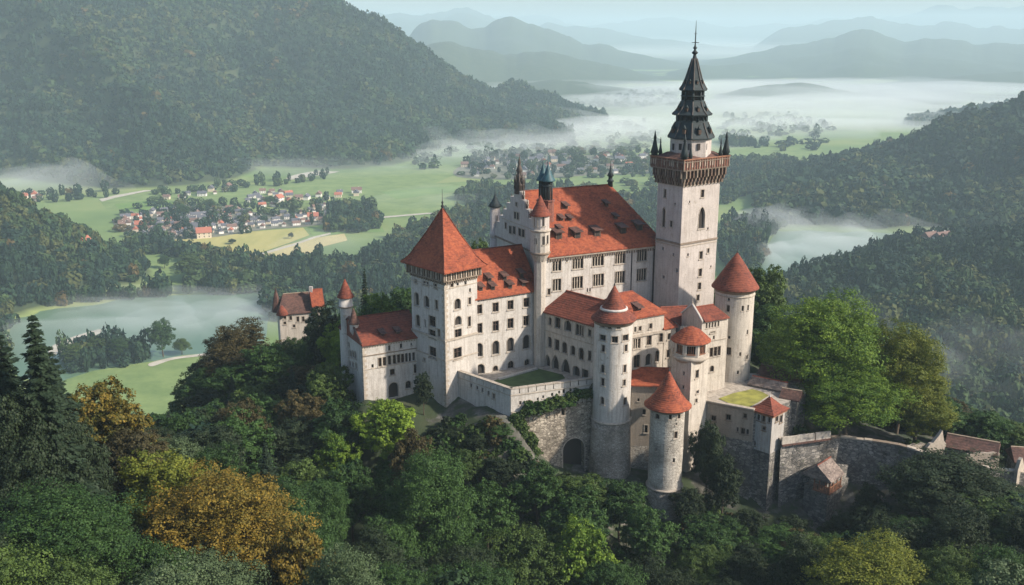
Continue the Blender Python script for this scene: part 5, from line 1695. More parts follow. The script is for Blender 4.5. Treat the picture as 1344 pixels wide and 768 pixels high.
def crown_conifer(name, Ht=20.0, R=3.4, tiers=36, bare=.12):
    C, Nn, S, T_, U = [], [], [], [], []
    for t in range(tiers):
        f = t / (tiers - 1)
        z = Ht * (bare + (1 - bare) * f)
        r = R * (1 - f) ** .85 * rng.uniform(.78, 1.12) + .15
        nb = max(5, int(11 * (1 - f) + 4))
        a0 = rng.uniform(0, 6)
        for b_ in range(nb):
            a = a0 + 2 * math.pi * b_ / nb + rng.uniform(-.2, .2)
            rl = r * rng.uniform(.55, 1.2)
            m_ = max(14, int(rl * 75))
            u = rng.uniform(0.05, 1, m_)
            wd = .34 * rl * (1 - u) + .16
            off = rng.uniform(-1, 1, m_) * wd
            x = np.cos(a) * u * rl - np.sin(a) * off; y = np.sin(a) * u * rl + np.cos(a) * off
            zz = z - .38 * rl * u ** 1.3 + .16 * rl * u ** 4 + rng.normal(0, .07, m_) - np.abs(off) * .25
            C.append(np.stack([x, y, zz], 1))
            Nn.append(np.stack([np.cos(a) * .3 + rng.normal(0, .35, m_), np.sin(a) * .3 + rng.normal(0, .35, m_), np.ones(m_)], 1))
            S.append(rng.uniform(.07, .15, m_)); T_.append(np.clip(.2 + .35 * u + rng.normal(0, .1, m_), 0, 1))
            U.append(np.tile(np.array([-np.sin(a), np.cos(a), 0.05]), (m_, 1)) + rng.normal(0, .25, (m_, 3)))
    return quads_mesh(name, np.concatenate(C), np.concatenate(Nn), np.concatenate(S), np.concatenate(T_), 'needle', 1.5, np.concatenate(U))

def trunk_mesh(name, Ht, r0, limbs=6, spread=3.2, con=False):
    m = MB()
    n = 7
    pts = [(0.12 * math.sin(i * 1.3), .12 * math.cos(i * 1.7), -1.5 + (Ht + 1.5) * i / n) for i in range(n + 1)]
    m.tube(pts, [r0 * (1.25 if i == 0 else 1 - .85 * i / n) for i in range(n + 1)], 8, 'bark')
    if not con:
        for k in range(limbs):
            a = k * 2.4 + random.random(); z = Ht * (.32 + .09 * k % .4)
            L_ = spread * random.uniform(.7, 1.1)
            m.tube([(0, 0, z), (math.cos(a) * L_ * .5, math.sin(a) * L_ * .5, z + 1.3), (math.cos(a) * L_, math.sin(a) * L_, z + 3.4)], [r0 * .42, r0 * .28, r0 * .08], 6, 'bark')
    me = bpy.data.meshes.new(name); me.from_pydata(m.v, [], m.f); me.materials.append(MATS['bark'])
    me.polygons.foreach_set('use_smooth', m.sm); me.update()
    return me

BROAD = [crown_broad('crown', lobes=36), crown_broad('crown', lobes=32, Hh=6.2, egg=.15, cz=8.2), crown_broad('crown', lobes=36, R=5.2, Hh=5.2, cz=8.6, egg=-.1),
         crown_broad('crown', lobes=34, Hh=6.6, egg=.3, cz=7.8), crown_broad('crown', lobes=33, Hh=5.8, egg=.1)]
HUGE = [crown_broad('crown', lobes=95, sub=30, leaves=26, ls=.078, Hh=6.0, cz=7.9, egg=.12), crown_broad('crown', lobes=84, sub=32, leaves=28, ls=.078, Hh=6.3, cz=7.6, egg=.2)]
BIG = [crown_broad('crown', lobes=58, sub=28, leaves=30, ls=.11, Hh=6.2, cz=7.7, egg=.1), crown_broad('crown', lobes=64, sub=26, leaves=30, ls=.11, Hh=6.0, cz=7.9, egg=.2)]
CONI = [crown_conifer('crown', 20, 3.2), crown_conifer('crown', 20, 3.9, 34)]
SHRUB = [crown_broad('crown', R=1.7, Hh=1.3, cz=1.2, lobes=13, sub=9, leaves=20, ls=.15), crown_broad('crown', R=1.9, Hh=1.1, cz=1.0, lobes=15, sub=9, leaves=18, ls=.14)]
TRUNK = [trunk_mesh('trunk', 10.5, .34), trunk_mesh('trunk', 11, .30, 5)]
CTRUNK = trunk_mesh('trunk', 19.2, .26, con=True)
STRUNK = trunk_mesh('stem', 1.2, .08, con=True)

def plant(kind, x, y, z, h, r, mat, label, group, name='tree', cat='tree', rot=None, lean=0.0):
    T = thing(name, label, cat, (x, y, z), group)
    T.rotation_euler = (lean, lean * .5, random.uniform(0, 6.28) if rot is None else rot)
    if kind == 'con':
        T.scale = (r / 3.4, r / 3.4, h / 20.0); cm = random.choice(CONI); tm = CTRUNK
    elif kind == 'shrub':
        T.scale = (r / 1.8, r / 1.8, h / 2.5); cm = random.choice(SHRUB); tm = STRUNK
    else:
        T.scale = (r / 5.2, r / 5.2, h / 14.2); cm = random.choice(HUGE if kind == 'huge' else BIG if kind == 'big' else BROAD); tm = random.choice(TRUNK)
    c = bpy.data.objects.new('crown', cm); c.parent = T; COL.objects.link(c)
    c.material_slots[0].link = 'OBJECT'; c.material_slots[0].material = MATS[mat]
    t = bpy.data.objects.new('stem' if kind == 'shrub' else 'trunk', tm); t.parent = T; COL.objects.link(t)
    return T

HERO = []
def hero(kind, px, py, Y, w, mat, label, name='tree', cat='tree', group=None, rscale=1.0):
    p = at_Y(px, py, Y)
    z = float(H(p.x, p.y)[0])
    h = max(p.z - z, 1.5)
    r = w / 2 * (p - Vector((0, 0, CAMZ))).length / FPX
    HERO.append((p.x, p.y, r))
    return plant(kind, p.x, p.y, z - (.2), h, r, mat, label, group, name, cat)

hero('con', 42, 415, 112, 150, 'needle', 'tall dark fir at the left edge, the nearest conifer', 'fir_tree')
hero('con', 0, 440, 116, 130, 'needle', 'dark fir cut by the left edge of the photo', 'fir_tree')
hero('con', 64, 455, 117, 110, 'needle', 'dark fir standing directly behind the tallest fir at the left edge', 'fir_tree')
hero('big', 20, 505, 110, 120, 'leaf_dark', 'dark bushy tree between the firs at the left edge')
hero('big', 88, 545, 114, 90, 'leaf_dark', 'dark bushy tree at the feet of the firs, left of the rusty tree')
hero('huge', 75, 640, 99, 180, 'leaf_green', 'broad green tree filling the bottom left corner')
hero('huge', 285, 616, 112, 182, 'leaf_orange', 'big golden orange tree at the bottom, left of centre')
hero('big', 215, 592, 119, 130, 'leaf_yellow', 'yellow green tree behind and left of the big golden tree')
hero('broad', 130, 505, 130, 110, 'leaf_orange', 'rusty orange tree right of the firs at the left')
hero('broad', 165, 560, 124, 100, 'leaf_brown', 'olive brown tree between the rusty tree and the golden tree')
hero('huge', 445, 712, 98, 130, 'leaf_pale', 'pale green round tree at the bottom edge right of the golden tree')
hero('broad', 390, 682, 109, 90, 'leaf_orange', 'small orange brown tree between the golden tree and the pale tree')
hero('huge', 562, 588, 140, 130, 'leaf_green', 'large green tree below the square tower and the courtyard wall')
hero('broad', 508, 522, 160, 85, 'leaf_bright', 'sunlit yellow green tree just below the gable house')
hero('broad', 540, 562, 152, 60, 'leaf_brown', 'reddish brown small tree below the square tower')
hero('broad', 640, 640, 146, 75, 'leaf_green', 'green tree directly below the courtyard corner')
hero('broad', 705, 610, 152, 70, 'leaf_green', 'leafy tree at the foot of the rubble retaining wall left of the arch')
hero('broad', 757, 622, 153, 80, 'leaf_mid', 'leafy tree in front of the dark arch')
hero('broad', 815, 625, 152, 65, 'leaf_green', 'green tree at the foot of the round centre tower')
hero('big', 700, 690, 138, 110, 'leaf_mid', 'olive tinged tree at the bottom centre')
hero('broad', 765, 690, 138, 90, 'leaf_bright', 'bright green tree at the bottom right of centre')
hero('broad', 850, 668, 146, 80, 'leaf_green', 'green tree left of the base of the lowest round tower')
hero('huge', 1088, 384, 184, 150, 'leaf_bright', 'huge bright green tree right of the castle, the tallest of the pair', 'tree')
hero('huge', 1192, 420, 182, 104, 'leaf_yellow', 'huge yellow green tree right of the tallest bright green tree')
hero('huge', 1118, 476, 175, 130, 'leaf_bright', 'full green tree in front of the two huge trees above the cliff wall')
hero('big', 1210, 500, 176, 80, 'leaf_yellow', 'rounded yellowing tree at the right foot of the two huge trees')
hero('broad', 1040, 480, 190, 70, 'leaf_dark', 'dark green tree between the brown sheds and the huge trees')
hero('broad', 1000, 342, 222, 70, 'leaf_mid', 'tall green tree right behind the right round tower')
hero('broad', 1012, 395, 210, 70, 'leaf_green', 'green tree half hidden right of the right round tower')
hero('broad', 1250, 525, 200, 55, 'leaf_brown', 'dull red brown tree behind the huge trees at right')
hero('big', 1248, 598, 152, 140, 'leaf_dark', 'large dark tree growing in front of the cliff wall at right')
hero('broad', 1165, 668, 146, 90, 'leaf_dark', 'dark tree below the timber hut, left of the large dark tree')
hero('broad', 1320, 655, 140, 110, 'leaf_mid', 'olive tree near the right edge below the ruins')
hero('huge', 1150, 712, 122, 160, 'leaf_yellow', 'yellowish tree at the bottom right under the cliff wall')
hero('broad', 1325, 738, 108, 120, 'leaf_pale', 'dull green tree in the bottom right corner')
for (px_, py_, Y_, w_, m_, l_) in ((598, 556, 164, 34, 'leaf_dark', 'small dark tree at the foot of the square tower by the courtyard wall'), (628, 566, 161, 38, 'leaf_dark', 'dark bushy tree under the left face of the courtyard wall'),
                                   (655, 556, 161.5, 34, 'leaf_green', 'dark green tree close under the courtyard corner'), (612, 592, 156, 44, 'leaf_mid', 'scrubby tree on the rocky bank below the courtyard wall'),
                                   (655, 598, 155, 46, 'leaf_dark', 'scrubby dark tree on the rocky bank left of the rubble wall'), (905, 640, 158, 44, 'leaf_dark', 'dark tree right of the base of the lowest round tower'),
                                   (985, 668, 157, 46, 'leaf_dark', 'dark tree at the foot of the small pavilion tower'), (1045, 678, 154, 48, 'leaf_dark', 'dark tree below the cliff wall left of the timber hut'),
                                   (1105, 672, 154, 44, 'leaf_dark', 'dark tree directly below the timber hut'), (1145, 640, 158, 46, 'leaf_dark', 'dark tree on the cliff right of the timber hut'), (1310, 628, 156, 60, 'leaf_dark', 'dark tree in front of the ruined house')):
    hero('broad', px_, py_, Y_, w_, m_, l_)
hero('broad', 932, 548, 163.5, 46, 'leaf_dark', 'dark bushy tree against the terrace wall beside the turret')
hero('broad', 952, 598, 160, 50, 'leaf_dark', 'dark bushy tree on the cliff below the terrace wall')
hero('broad', 555, 490, 170.5, 26, 'leaf_dark', 'slender bush tree in the corner between gable house and square tower')
hero('big', 308, 424, 213, 95, 'leaf_brown', 'dark reddish brown tree crowning the ridge left of the castle')
hero('broad', 352, 455, 205, 80, 'leaf_green', 'green tree on the ridge right of the reddish brown tree')
hero('broad', 425, 398, 215, 60, 'leaf_dark', 'dark tree between the small manor and the slim round tower')
hero('con', 478, 352, 210, 30, 'needle', 'pointed spruce behind the red roof of the gable house', 'spruce_tree')
hero('con', 550, 322, 214, 22, 'needle', 'thin spruce tip showing left of the pyramid roof', 'spruce_tree')
hero('broad', 500, 388, 208, 60, 'leaf_bright', 'bright green tree behind the gable house roof')
hero('broad', 530, 372, 222, 50, 'leaf_green', 'green tree behind the gable house beside the square tower')
hero('broad', 632, 308, 238, 50, 'leaf_mid', 'green tree showing between the pyramid roof and the great hall')
hero('broad', 240, 545, 160, 60, 'leaf_green', 'green tree at the dark dip left of centre')

# plan zones
def y_front(px): return np.interp(px, [0, 440, 475, 580, 600, 672, 780, 850, 910, 990, 1100, 1344], [400, 171, 169, 168, 166, 160, 162, 156, 160, 160, 156, 150])
def y_back(px): return np.interp(px, [0, 430, 440, 560, 640, 880, 960, 1060, 1075, 1344], [0, 0, 192, 205, 222, 215, 206, 190, 180, 176])
SKY_F = ([-300, 0, 150, 200, 260, 300, 430, 470, 500, 545, 565, 600, 660, 690, 730, 745, 800, 835, 880, 905, 945, 965, 985, 1100, 1150, 1200, 1260, 1344, 1600],
         [560, 560, 545, 560, 530, 500, 480, 530, 540, 540, 565, 605, 640, 618, 618, 630, 632, 665, 705, 590, 600, 650, 688, 700, 682, 660, 640, 650, 650])
SKY_B = ([-300, 0, 100, 200, 250, 262, 300, 350, 380, 410, 440, 560, 640, 900, 960, 1000, 1030, 1060, 1075, 1240, 1260, 1344, 1600],
         [470, 500, 535, 545, 535, 450, 440, 448, 450, 442, 400, 385, 320, 340, 345, 345, 370, 400, 470, 520, 530, 560, 560])

random.seed(21)
cnt = 0
FILL = []
cands = []
for iy in range(0, 25):
    for ix in range(-26, 27):
        y = 84 + iy * 7.9 + random.uniform(-2.4, 2.4)
        x = ix * 8.3 + (iy % 2) * 4.1 + random.uniform(-2.6, 2.6)
        cands.append((x, y))
random.shuffle(cands)
cands.sort(key=lambda c: c[1])
ZL = H(np.array([c[0] for c in cands]), np.array([c[1] for c in cands]))
LAB = {'below': ('leafy tree in the dense wood filling the foreground slope', 'trees of the foreground slope'),
       'left': ('leafy tree in the dark wooded dip between the left foreground and the castle', 'trees in the wooded dip left of the castle'),
       'right': ('dark tree on the shaded slope below the cliff wall', 'trees below the cliff wall'),
       'behind': ('tree of the wood rising directly behind the castle buildings', 'trees behind the castle'),
       'backr': ('tree on the back slope right of the two huge trees', 'trees on the right back slope')}
for (x, y), z in zip(cands, ZL):
    z = float(z)
    pxb, pyb = proj(x, y, z)
    if not (-110 < pxb < 1450) or y > 285: continue
    front = y < y_front(pxb)
    if pxb > 420 and not front and y < y_back(pxb): continue
    if pxb < 440 and z < 110: continue
    if y > 232 and not (250 < pxb < 1100): continue
    rr = random.uniform(3.9, 6.2) if y < 230 else random.uniform(3.8, 5.2)
    hh = random.uniform(10.5, 15.5)
    if any((x - a) ** 2 + (y - b_) ** 2 < (max(r * .62, 2.0) + rr * .35) ** 2 for a, b_, r in HERO): continue
    tab = SKY_F if (front and pxb > 250 and y < 175) else SKY_B
    if pxb <= 250: tab = SKY_B if y > 150 else SKY_F
    wpx = rr * FPX / y
    lim = max(np.interp(pxb + k * wpx * .6, *tab) for k in (-1, 0, 1)) if tab is SKY_F else float(np.interp(pxb, *tab))
    # tallest height allowed so the crown stays below the skyline
    hmax = zat(x, y, lim) - z
    kind = 'broad'
    h = min(hh, hmax)
    if h < 3.0: continue
    if h < 7: rr *= .65
    if pxb > 960 and front: zone, mats = 'right', ['leaf_dark', 'leaf_dark', 'leaf_mid', 'leaf_brown', 'leaf_green']
    elif front and pxb > 470: zone, mats = 'below', ['leaf_green', 'leaf_green', 'leaf_mid', 'leaf_dark', 'leaf_mid', 'leaf_green']
    elif y < 140: zone, mats = 'below', ['leaf_green', 'leaf_mid', 'leaf_green', 'leaf_green', 'leaf_pale', 'leaf_dark']
    elif pxb < 440: zone, mats = 'left', ['leaf_green', 'leaf_dark', 'leaf_dark', 'leaf_mid', 'leaf_brown', 'leaf_green']
    elif pxb > 1075: zone, mats = 'backr', ['leaf_mid', 'leaf_green', 'leaf_brown']
    else: zone, mats = 'behind', ['leaf_green', 'leaf_mid', 'leaf_bright', 'leaf_green']
    if zone in ('left', 'behind') and random.random() < .12: kind = 'con'; h = min(h * 1.25, hmax); rr *= .62
    if y < 145 and kind == 'broad': kind = 'big'
    FILL.append((kind, x, y, z, h, rr, zone, mats))
# a tree of the filling wood is an individual where enough of its crown can be seen between the others
# (coarse depth test over spheres and the castle's own front); the unseen rest becomes one woodland object
allc = [(x, y, float(H(x, y)[0]) + 8, r) for x, y, r in HERO] + [(f[1], f[2], f[3] + f[4] * .6, f[5]) for f in FILL]
AC = np.array(allc); O3 = np.array([0, 0, CAMZ])
def seen_share(k, n=28):
    c = AC[k, :3]; r = AC[k, 3]
    d = rng.normal(size=(n, 3)); d /= np.linalg.norm(d, axis=1, keepdims=True)
    d[:, 2] = np.abs(d[:, 2]); d[:, 1] = -np.abs(d[:, 1])
    hit = 0
    for q in c + d * r * .95:
        dirn = q - O3; L_ = np.linalg.norm(dirn); dirn /= L_
        pxq, pyq = proj(*q)
        if not (-5 < pxq < 1349 and pyq < 770): continue
        oc = AC[:, :3] - O3
        t = oc @ dirn
        dist = np.linalg.norm(oc - t[:, None] * dirn, axis=1)
        blk = (dist < AC[:, 3] * .8) & (t < L_ - AC[:, 3] * .4); blk[k] = False
        if not blk.any(): hit += 1
    return hit / n
share = [seen_share(len(HERO) + i) * (FILL[i][5] / FILL[i][2]) ** 2 for i in range(len(FILL))]
order = np.argsort(share)[::-1]
REST = []
for rank, i in enumerate(order):
    kind, x, y, z, h, rr, zone, mats = FILL[i]
    if rank < 205 and share[i] > 0:
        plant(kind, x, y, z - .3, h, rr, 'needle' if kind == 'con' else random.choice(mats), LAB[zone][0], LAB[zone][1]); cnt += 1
    else:
        REST.append((x, y, z, h, rr))
print('TREES', cnt, len(HERO), 'rest', len(REST))

def crown_arrays(n, R, Hh, cz, ls, seed=0):
    d = unit(n); d[:, 2] = d[:, 2] * .9 + .1
    lob = unit(16)
    f = np.max(d @ lob.T, axis=1)
    rad = (.62 + .42 * smooth((f - .55) / .4)) * rng.uniform(.86, 1.06, n)
    c = d * rad[:, None] * np.array([R, R, Hh]); c[:, 2] += cz
    nn = d + rng.normal(size=(n, 3)) * .55 + np.array([0, 0, .3]); nn /= np.linalg.norm(nn, axis=1, keepdims=True)
    u = rng.normal(size=(n, 3)); a = np.cross(nn, u); a /= np.linalg.norm(a, axis=1, keepdims=True); b = np.cross(nn, a)
    s = (ls * rng.uniform(.6, 1.4, n))[:, None]
    v = np.stack([c - a * s, c - b * s, c + a * s, c + b * s], 1)
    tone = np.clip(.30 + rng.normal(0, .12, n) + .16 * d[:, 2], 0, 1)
    return v, np.repeat(tone, 4)

def merge_wood(name, inst, protos, mat, hues, tag_group=None, core=None):
    """inst rows: x, y, z, radius, height, hue index; every crown is scattered leaf clumps"""
    V, T_, C_ = [], [], []
    inst = np.asarray(inst, float)
    hues = np.asarray(hues)
    pk = rng.integers(0, len(protos), len(inst)); ro = rng.uniform(0, 6.28, len(inst))
    for p_i, (v, t) in enumerate(protos):
        sel = np.where(pk == p_i)[0]
        if len(sel) == 0: continue
        I = inst[sel]; ca, sa = np.cos(ro[sel]), np.sin(ro[sel])
        vv = v.reshape(-1, 3)
        X = vv[None, :, 0] * ca[:, None] - vv[None, :, 1] * sa[:, None]
        Y = vv[None, :, 0] * sa[:, None] + vv[None, :, 1] * ca[:, None]
        Z = np.broadcast_to(vv[None, :, 2], X.shape)
        P_ = np.stack([X * I[:, 3:4] + I[:, 0:1], Y * I[:, 3:4] + I[:, 1:2], Z * I[:, 4:5] + I[:, 2:3]], 2)
        V.append(P_.reshape(-1, 3).astype(np.float32))
        hu = hues[I[:, 5].astype(int)]
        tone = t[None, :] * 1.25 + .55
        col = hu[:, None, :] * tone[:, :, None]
        C_.append(col.reshape(-1, 3))
    V = np.concatenate(V); C_ = np.concatenate(C_); C_ = np.concatenate([C_, np.ones((len(C_), 1))], 1)
    me = raw_mesh(name, V, np.arange(len(V)).reshape(-1, 4), None, mat, C_)
    o = bpy.data.objects.new(name, me); COL.objects.link(o)
    return tag(o, kind='stuff')

m, N, L, B = nt('wood_far')
at = N.new('ShaderNodeAttribute'); at.attribute_name = 'hue'
L.new(at.outputs['Color'], B.inputs['Base Color']); B.inputs['Roughness'].default_value = .8; B.inputs['Specular IOR Level'].default_value = .15
HUES = np.array([(0.034, 0.064, 0.022), (0.024, 0.050, 0.022), (0.052, 0.082, 0.024), (0.080, 0.088, 0.024), (0.12, 0.080, 0.022), (0.016, 0.036, 0.020)])
PR_MID = [crown_arrays(420, 1, 1, .9, .135) for _ in range(4)]
HUES = HUES * np.array([.74, .78, .92])
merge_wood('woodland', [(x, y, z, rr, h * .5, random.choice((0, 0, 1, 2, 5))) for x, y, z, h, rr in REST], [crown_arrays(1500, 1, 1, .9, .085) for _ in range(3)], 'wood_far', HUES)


# shrubs on the rock below the walls
random.seed(5)
sh = 0
def shrub_at(px, py, Y, r, mat, label, group, dz=-.4, h=None):
    p = at_Y(px, py, Y)
    z = float(H(p.x, p.y)[0])
    plant('shrub', p.x, p.y, z + dz, h or r * 1.4, r, mat, label, group, 'shrub', 'shrub')
spots = []
for i in range(60):
    px = random.uniform(585, 700); Y = random.uniform(152, 167)
    if Y > y_front(px) + 1: continue
    spots.append((px, Y))
for i in range(26):
    spots.append((random.uniform(905, 1000), random.uniform(154, 162)))
for i in range(45):
    spots.append((random.uniform(940, 1215), random.uniform(146, 160)))
for i in range(22):
    spots.append((random.uniform(700, 850), random.uniform(155, 161)))
for px, Y in spots:
    shrub_at(px, 600, Y, random.uniform(.9, 2.1) * (1.35 if px > 930 else 1), random.choice(['leaf_dark', 'leaf_dark', 'leaf_mid', 'leaf_brown', 'leaf_green']), 'scrubby bush growing on the rocky ground at the foot of the castle walls', 'bushes at the foot of the walls')
# greenery hanging over the top of the retaining wall
for i in range(20):
    f = i / 19
    px = 676 + (779 - 676) * f; py = 543 - 32 * f + random.uniform(-1.5, 3)
    s, z = FB.hit(px, py)
    q = FB.pt(s, z, .35)
    T_ = plant('shrub', q.x, q.y, z - .9, random.uniform(1.0, 2.6), random.uniform(.7, 1.9), 'leaf_mid' if i % 3 else 'leaf_green', 'green tuft growing from the ledge where the white parapet meets the rubble wall', 'greenery on the ledge below the parapet', 'shrub', 'shrub')
for i in range(16):
    f = i / 15
    px = 676 + 22 * f + random.uniform(-6, 6); py = 548 + 45 * f
    s, z = FB.hit(px, py); q = FB.pt(max(s, .2), z, .4)
    plant('shrub', q.x, q.y, z - 1, random.uniform(1.6, 2.6), random.uniform(1.0, 1.7), 'leaf_mid', 'bush climbing the corner of the rubble wall below the courtyard', 'bushes climbing the corner of the rubble wall', 'shrub', 'shrub')
for i, (px, py) in enumerate(((1060, 566), (1075, 570), (1090, 566), (1048, 560), (1210, 585), (1200, 578))):
    p = at_Y(px, py, 172); z = float(H(p.x, p.y)[0])
    plant('shrub', p.x, p.y, p.z - 2.0, 2.4, 2.0, 'leaf_mid', 'shrub just behind the top edge of the cliff wall', 'shrubs behind the cliff wall', 'shrub', 'shrub')

# bushes on the bare banks, put where the eye meets the ground
def ground_hit(px, py, y0=120, y1=200):
    d = ray(px, py)
    Y = np.arange(y0, y1, .5)
    X = d.x / d.y * Y; Z = CAMZ + d.z / d.y * Y
    g = H(X, Y) - Z
    k = np.argmax(g > 0)
    return (float(X[k]), float(Y[k]), float(Z[k])) if g[k] > 0 else None
random.seed(77)
for n_, (xa, xb, ya, yb), ra, rb, ms in ((72, (560, 692, 545, 628), 1.0, 2.2, ['leaf_dark', 'leaf_dark', 'leaf_green', 'leaf_mid']), (52, (905, 1160, 628, 700), 1.1, 2.4, ['leaf_dark', 'leaf_dark', 'leaf_green']), (10, (690, 850, 612, 660), 1.0, 1.8, ['leaf_green', 'leaf_dark'])):
    for i in range(n_):
        px, py = random.uniform(xa, xb), random.uniform(ya, yb)
        if px < 600 and py < 555: continue
        g = ground_hit(px, py)
        if g is None or g[1] > y_front(px) + .5: continue
        r = random.uniform(ra, rb)
        plant('shrub', g[0], g[1], g[2] - .3, r * random.uniform(1.1, 1.8), r, random.choice(ms), 'scrubby bush growing on the rocky ground at the foot of the castle walls', 'bushes at the foot of the walls', 'shrub', 'shrub')
# ------------------------------------------------------------------ the valley: water, fields, woods, villages
def sheet(name, pix, z, mat, kind='structure'):
    pts = [at_z(px, py, 0) for px, py in pix]
    me = bpy.data.meshes.new(name)
    me.from_pydata([(p.x, p.y, z) for p in pts], [], [tuple(range(len(pts)))])
    me.materials.append(MATS[mat])
    o = bpy.data.objects.new(name, me); COL.objects.link(o)
    return tag(o, kind=kind)

def smooth_poly(pix, n=4):
    """rounds a hand-measured outline (Catmull-Rom) and roughens it a little"""
    out = []
    k = len(pix)
    for i in range(k):
        p0, p1, p2, p3 = (np.array(pix[(i + j) % k], float) for j in (-1, 0, 1, 2))
        for t in np.linspace(0, 1, n, endpoint=False):
            out.append(tuple(.5 * ((2 * p1) + (-p0 + p2) * t + (2 * p0 - 5 * p1 + 4 * p2 - p3) * t * t + (-p0 + 3 * p1 - 3 * p2 + p3) * t ** 3)))
    return out

def field_mat(name, c1, c2, sc=0.02, stripe=None):
    m, N, L, B = nt(name)
    v = coords(N, L, stripe or (1, 1, 1))
    n = noise(N, L, v, sc, 10, .72)
    r = ramp(N, [(0.35, c1), (0.65, c2)]); L.new(n.outputs[0], r.inputs[0]); L.new(r.outputs[0], B.inputs['Base Color'])
    B.inputs['Roughness'].default_value = 1.0
field_mat('field_green', (0.10, 0.19, 0.04), (0.17, 0.26, 0.06))
field_mat('field_light', (0.11, 0.175, 0.05), (0.20, 0.265, 0.085), .035)
field_mat('field_yellow', (0.30, 0.29, 0.09), (0.42, 0.37, 0.13), .03, (1, .3, 1))
field_mat('field_straw', (0.38, 0.33, 0.14), (0.48, 0.40, 0.18), .03, (1, .3, 1))
field_mat('field_deep', (0.07, 0.13, 0.04), (0.11, 0.17, 0.05))
field_mat('gravel', (0.36, 0.33, 0.27), (0.52, 0.48, 0.40), .1)
field_mat('village_ground', (0.10, 0.11, 0.07), (0.20, 0.19, 0.15), .08)
m, N, L, B = nt('lake_water')
v = coords(N, L)
n = noise(N, L, v, .006, 4, .5)
r = ramp(N, [(0.35, (0.085, 0.155, 0.095)), (0.65, (0.125, 0.205, 0.13))]); L.new(n.outputs[0], r.inputs[0]); L.new(r.outputs[0], B.inputs['Base Color'])
B.inputs['Roughness'].default_value = .32
n = noise(N, L, v, .8, 3, .5); bump(N, L, B, n.outputs[0], .15, .1)

LAKE = [(10, 470), (14, 432), (24, 416), (50, 408), (90, 404), (130, 400), (165, 392), (230, 388), (290, 386), (350, 384), (366, 400), (352, 420), (345, 450), (300, 462), (240, 468), (215, 474), (150, 486), (110, 498), (60, 500), (24, 494)]
sheet('lake', smooth_poly(LAKE), .25, 'lake_water')
RIVER = [(985, 372), (998, 345), (1008, 322), (1022, 302), (1045, 290), (1075, 286), (1110, 290), (1150, 300), (1190, 312), (1150, 330), (1105, 338), (1075, 352), (1050, 368), (1020, 385)]
sheet('river', smooth_poly(RIVER), .25, 'lake_water')
sheet('gravel_bank', smooth_poly([(64, 459), (80, 449), (105, 440), (131, 433), (130, 439), (104, 449), (84, 461), (68, 468)]), .6, 'gravel')
sheet('gravel_bank', smooth_poly([(10, 417), (22, 412), (34, 406), (30, 412), (18, 420)]), .6, 'gravel')
NEAR_F = [(60, 545), (84, 500), (120, 488), (160, 481), (200, 475), (240, 467), (300, 462), (300, 560), (150, 560)]
sheet('meadow', NEAR_F, .45, 'field_light')
sheet('track', smooth_poly([(196, 478), (222, 471), (250, 467), (290, 463), (290, 466), (250, 470), (224, 474), (200, 482)]), .7, 'gravel')
sheet('meadow', smooth_poly([(130, 373), (136, 358), (160, 344), (200, 342), (236, 346), (240, 353), (215, 361), (180, 372)]), .3, 'field_light')
sheet('meadow', smooth_poly([(-80, 352), (20, 352), (60, 358), (66, 364), (20, 368), (-80, 370)]), .3, 'field_light')
sheet('yellow_field', [(214, 319), (240, 312), (290, 308), (345, 303), (398, 299), (406, 309), (380, 319), (345, 331), (320, 335), (290, 333), (240, 329)], .3, 'field_yellow')
sheet('straw_field', [(340, 335), (372, 323), (410, 313), (452, 307), (456, 316), (424, 324), (404, 334), (370, 337)], .36, 'field_straw')
sheet('meadow', [(404, 298), (452, 296), (500, 296), (505, 305), (456, 306), (410, 311)], .3, 'field_green')
sheet('track', [(318, 337), (345, 332), (384, 321), (412, 311), (434, 306), (434, 308), (414, 313), (386, 323), (348, 334), (322, 339)], .6, 'gravel')
sheet('road', [(346, 340), (388, 339), (388, 343), (346, 343.5)], .9, 'lead_white')
sheet('meadow', [(130, 262), (200, 254), (320, 244), (440, 228), (560, 222), (600, 228), (560, 246), (500, 268), (440, 262), (400, 270), (320, 268), (300, 262), (240, 268), (200, 272), (140, 276)], .2, 'field_light')
sheet('meadow', [(150, 268), (210, 262), (235, 266), (215, 274), (160, 278)], .3, 'field_green')
sheet('meadow', [(420, 262), (520, 244), (620, 238), (720, 236), (850, 232), (870, 240), (760, 248), (640, 258), (560, 280), (500, 296), (450, 292), (440, 276)], .3, 'field_light')
sheet('meadow', [(500, 252), (600, 244), (610, 250), (520, 262)], .4, 'field_green')
sheet('meadow', [(640, 240), (760, 237), (850, 236), (850, 243), (700, 247), (640, 247)], .4, 'field_light')
sheet('gravel_bank', smooth_poly([(376, 234), (395, 228), (430, 223), (452, 222), (440, 227), (408, 232), (385, 236)]), .5, 'gravel')
sheet('track', [(130, 262), (150, 257), (190, 250), (240, 244), (240, 246), (190, 252), (152, 260), (134, 265)], .5, 'gravel')
sheet('track', [(500, 285), (560, 280), (600, 279), (600, 280.5), (560, 281.6), (500, 287)], .7, 'gravel')
sheet('meadow', [(948, 194), (1010, 192), (1080, 196), (1075, 206), (1000, 211), (955, 210)], .3, 'field_light')
sheet('meadow', [(940, 274), (985, 272), (1000, 282), (985, 292), (945, 290)], .3, 'field_light')
sheet('meadow', [(815, 262), (860, 256), (866, 276), (820, 282)], .3, 'field_light')
sheet('village_ground', smooth_poly([(148, 292), (160, 284), (240, 270), (300, 272), (345, 280), (400, 276), (430, 266), (445, 278), (432, 292), (400, 298), (345, 302), (270, 313), (205, 314), (165, 306)]), .42, 'village_ground')
sheet('village_ground', smooth_poly([(600, 232), (610, 216), (680, 206), (780, 204), (862, 205), (862, 226), (780, 230), (680, 236)]), .42, 'village_ground')

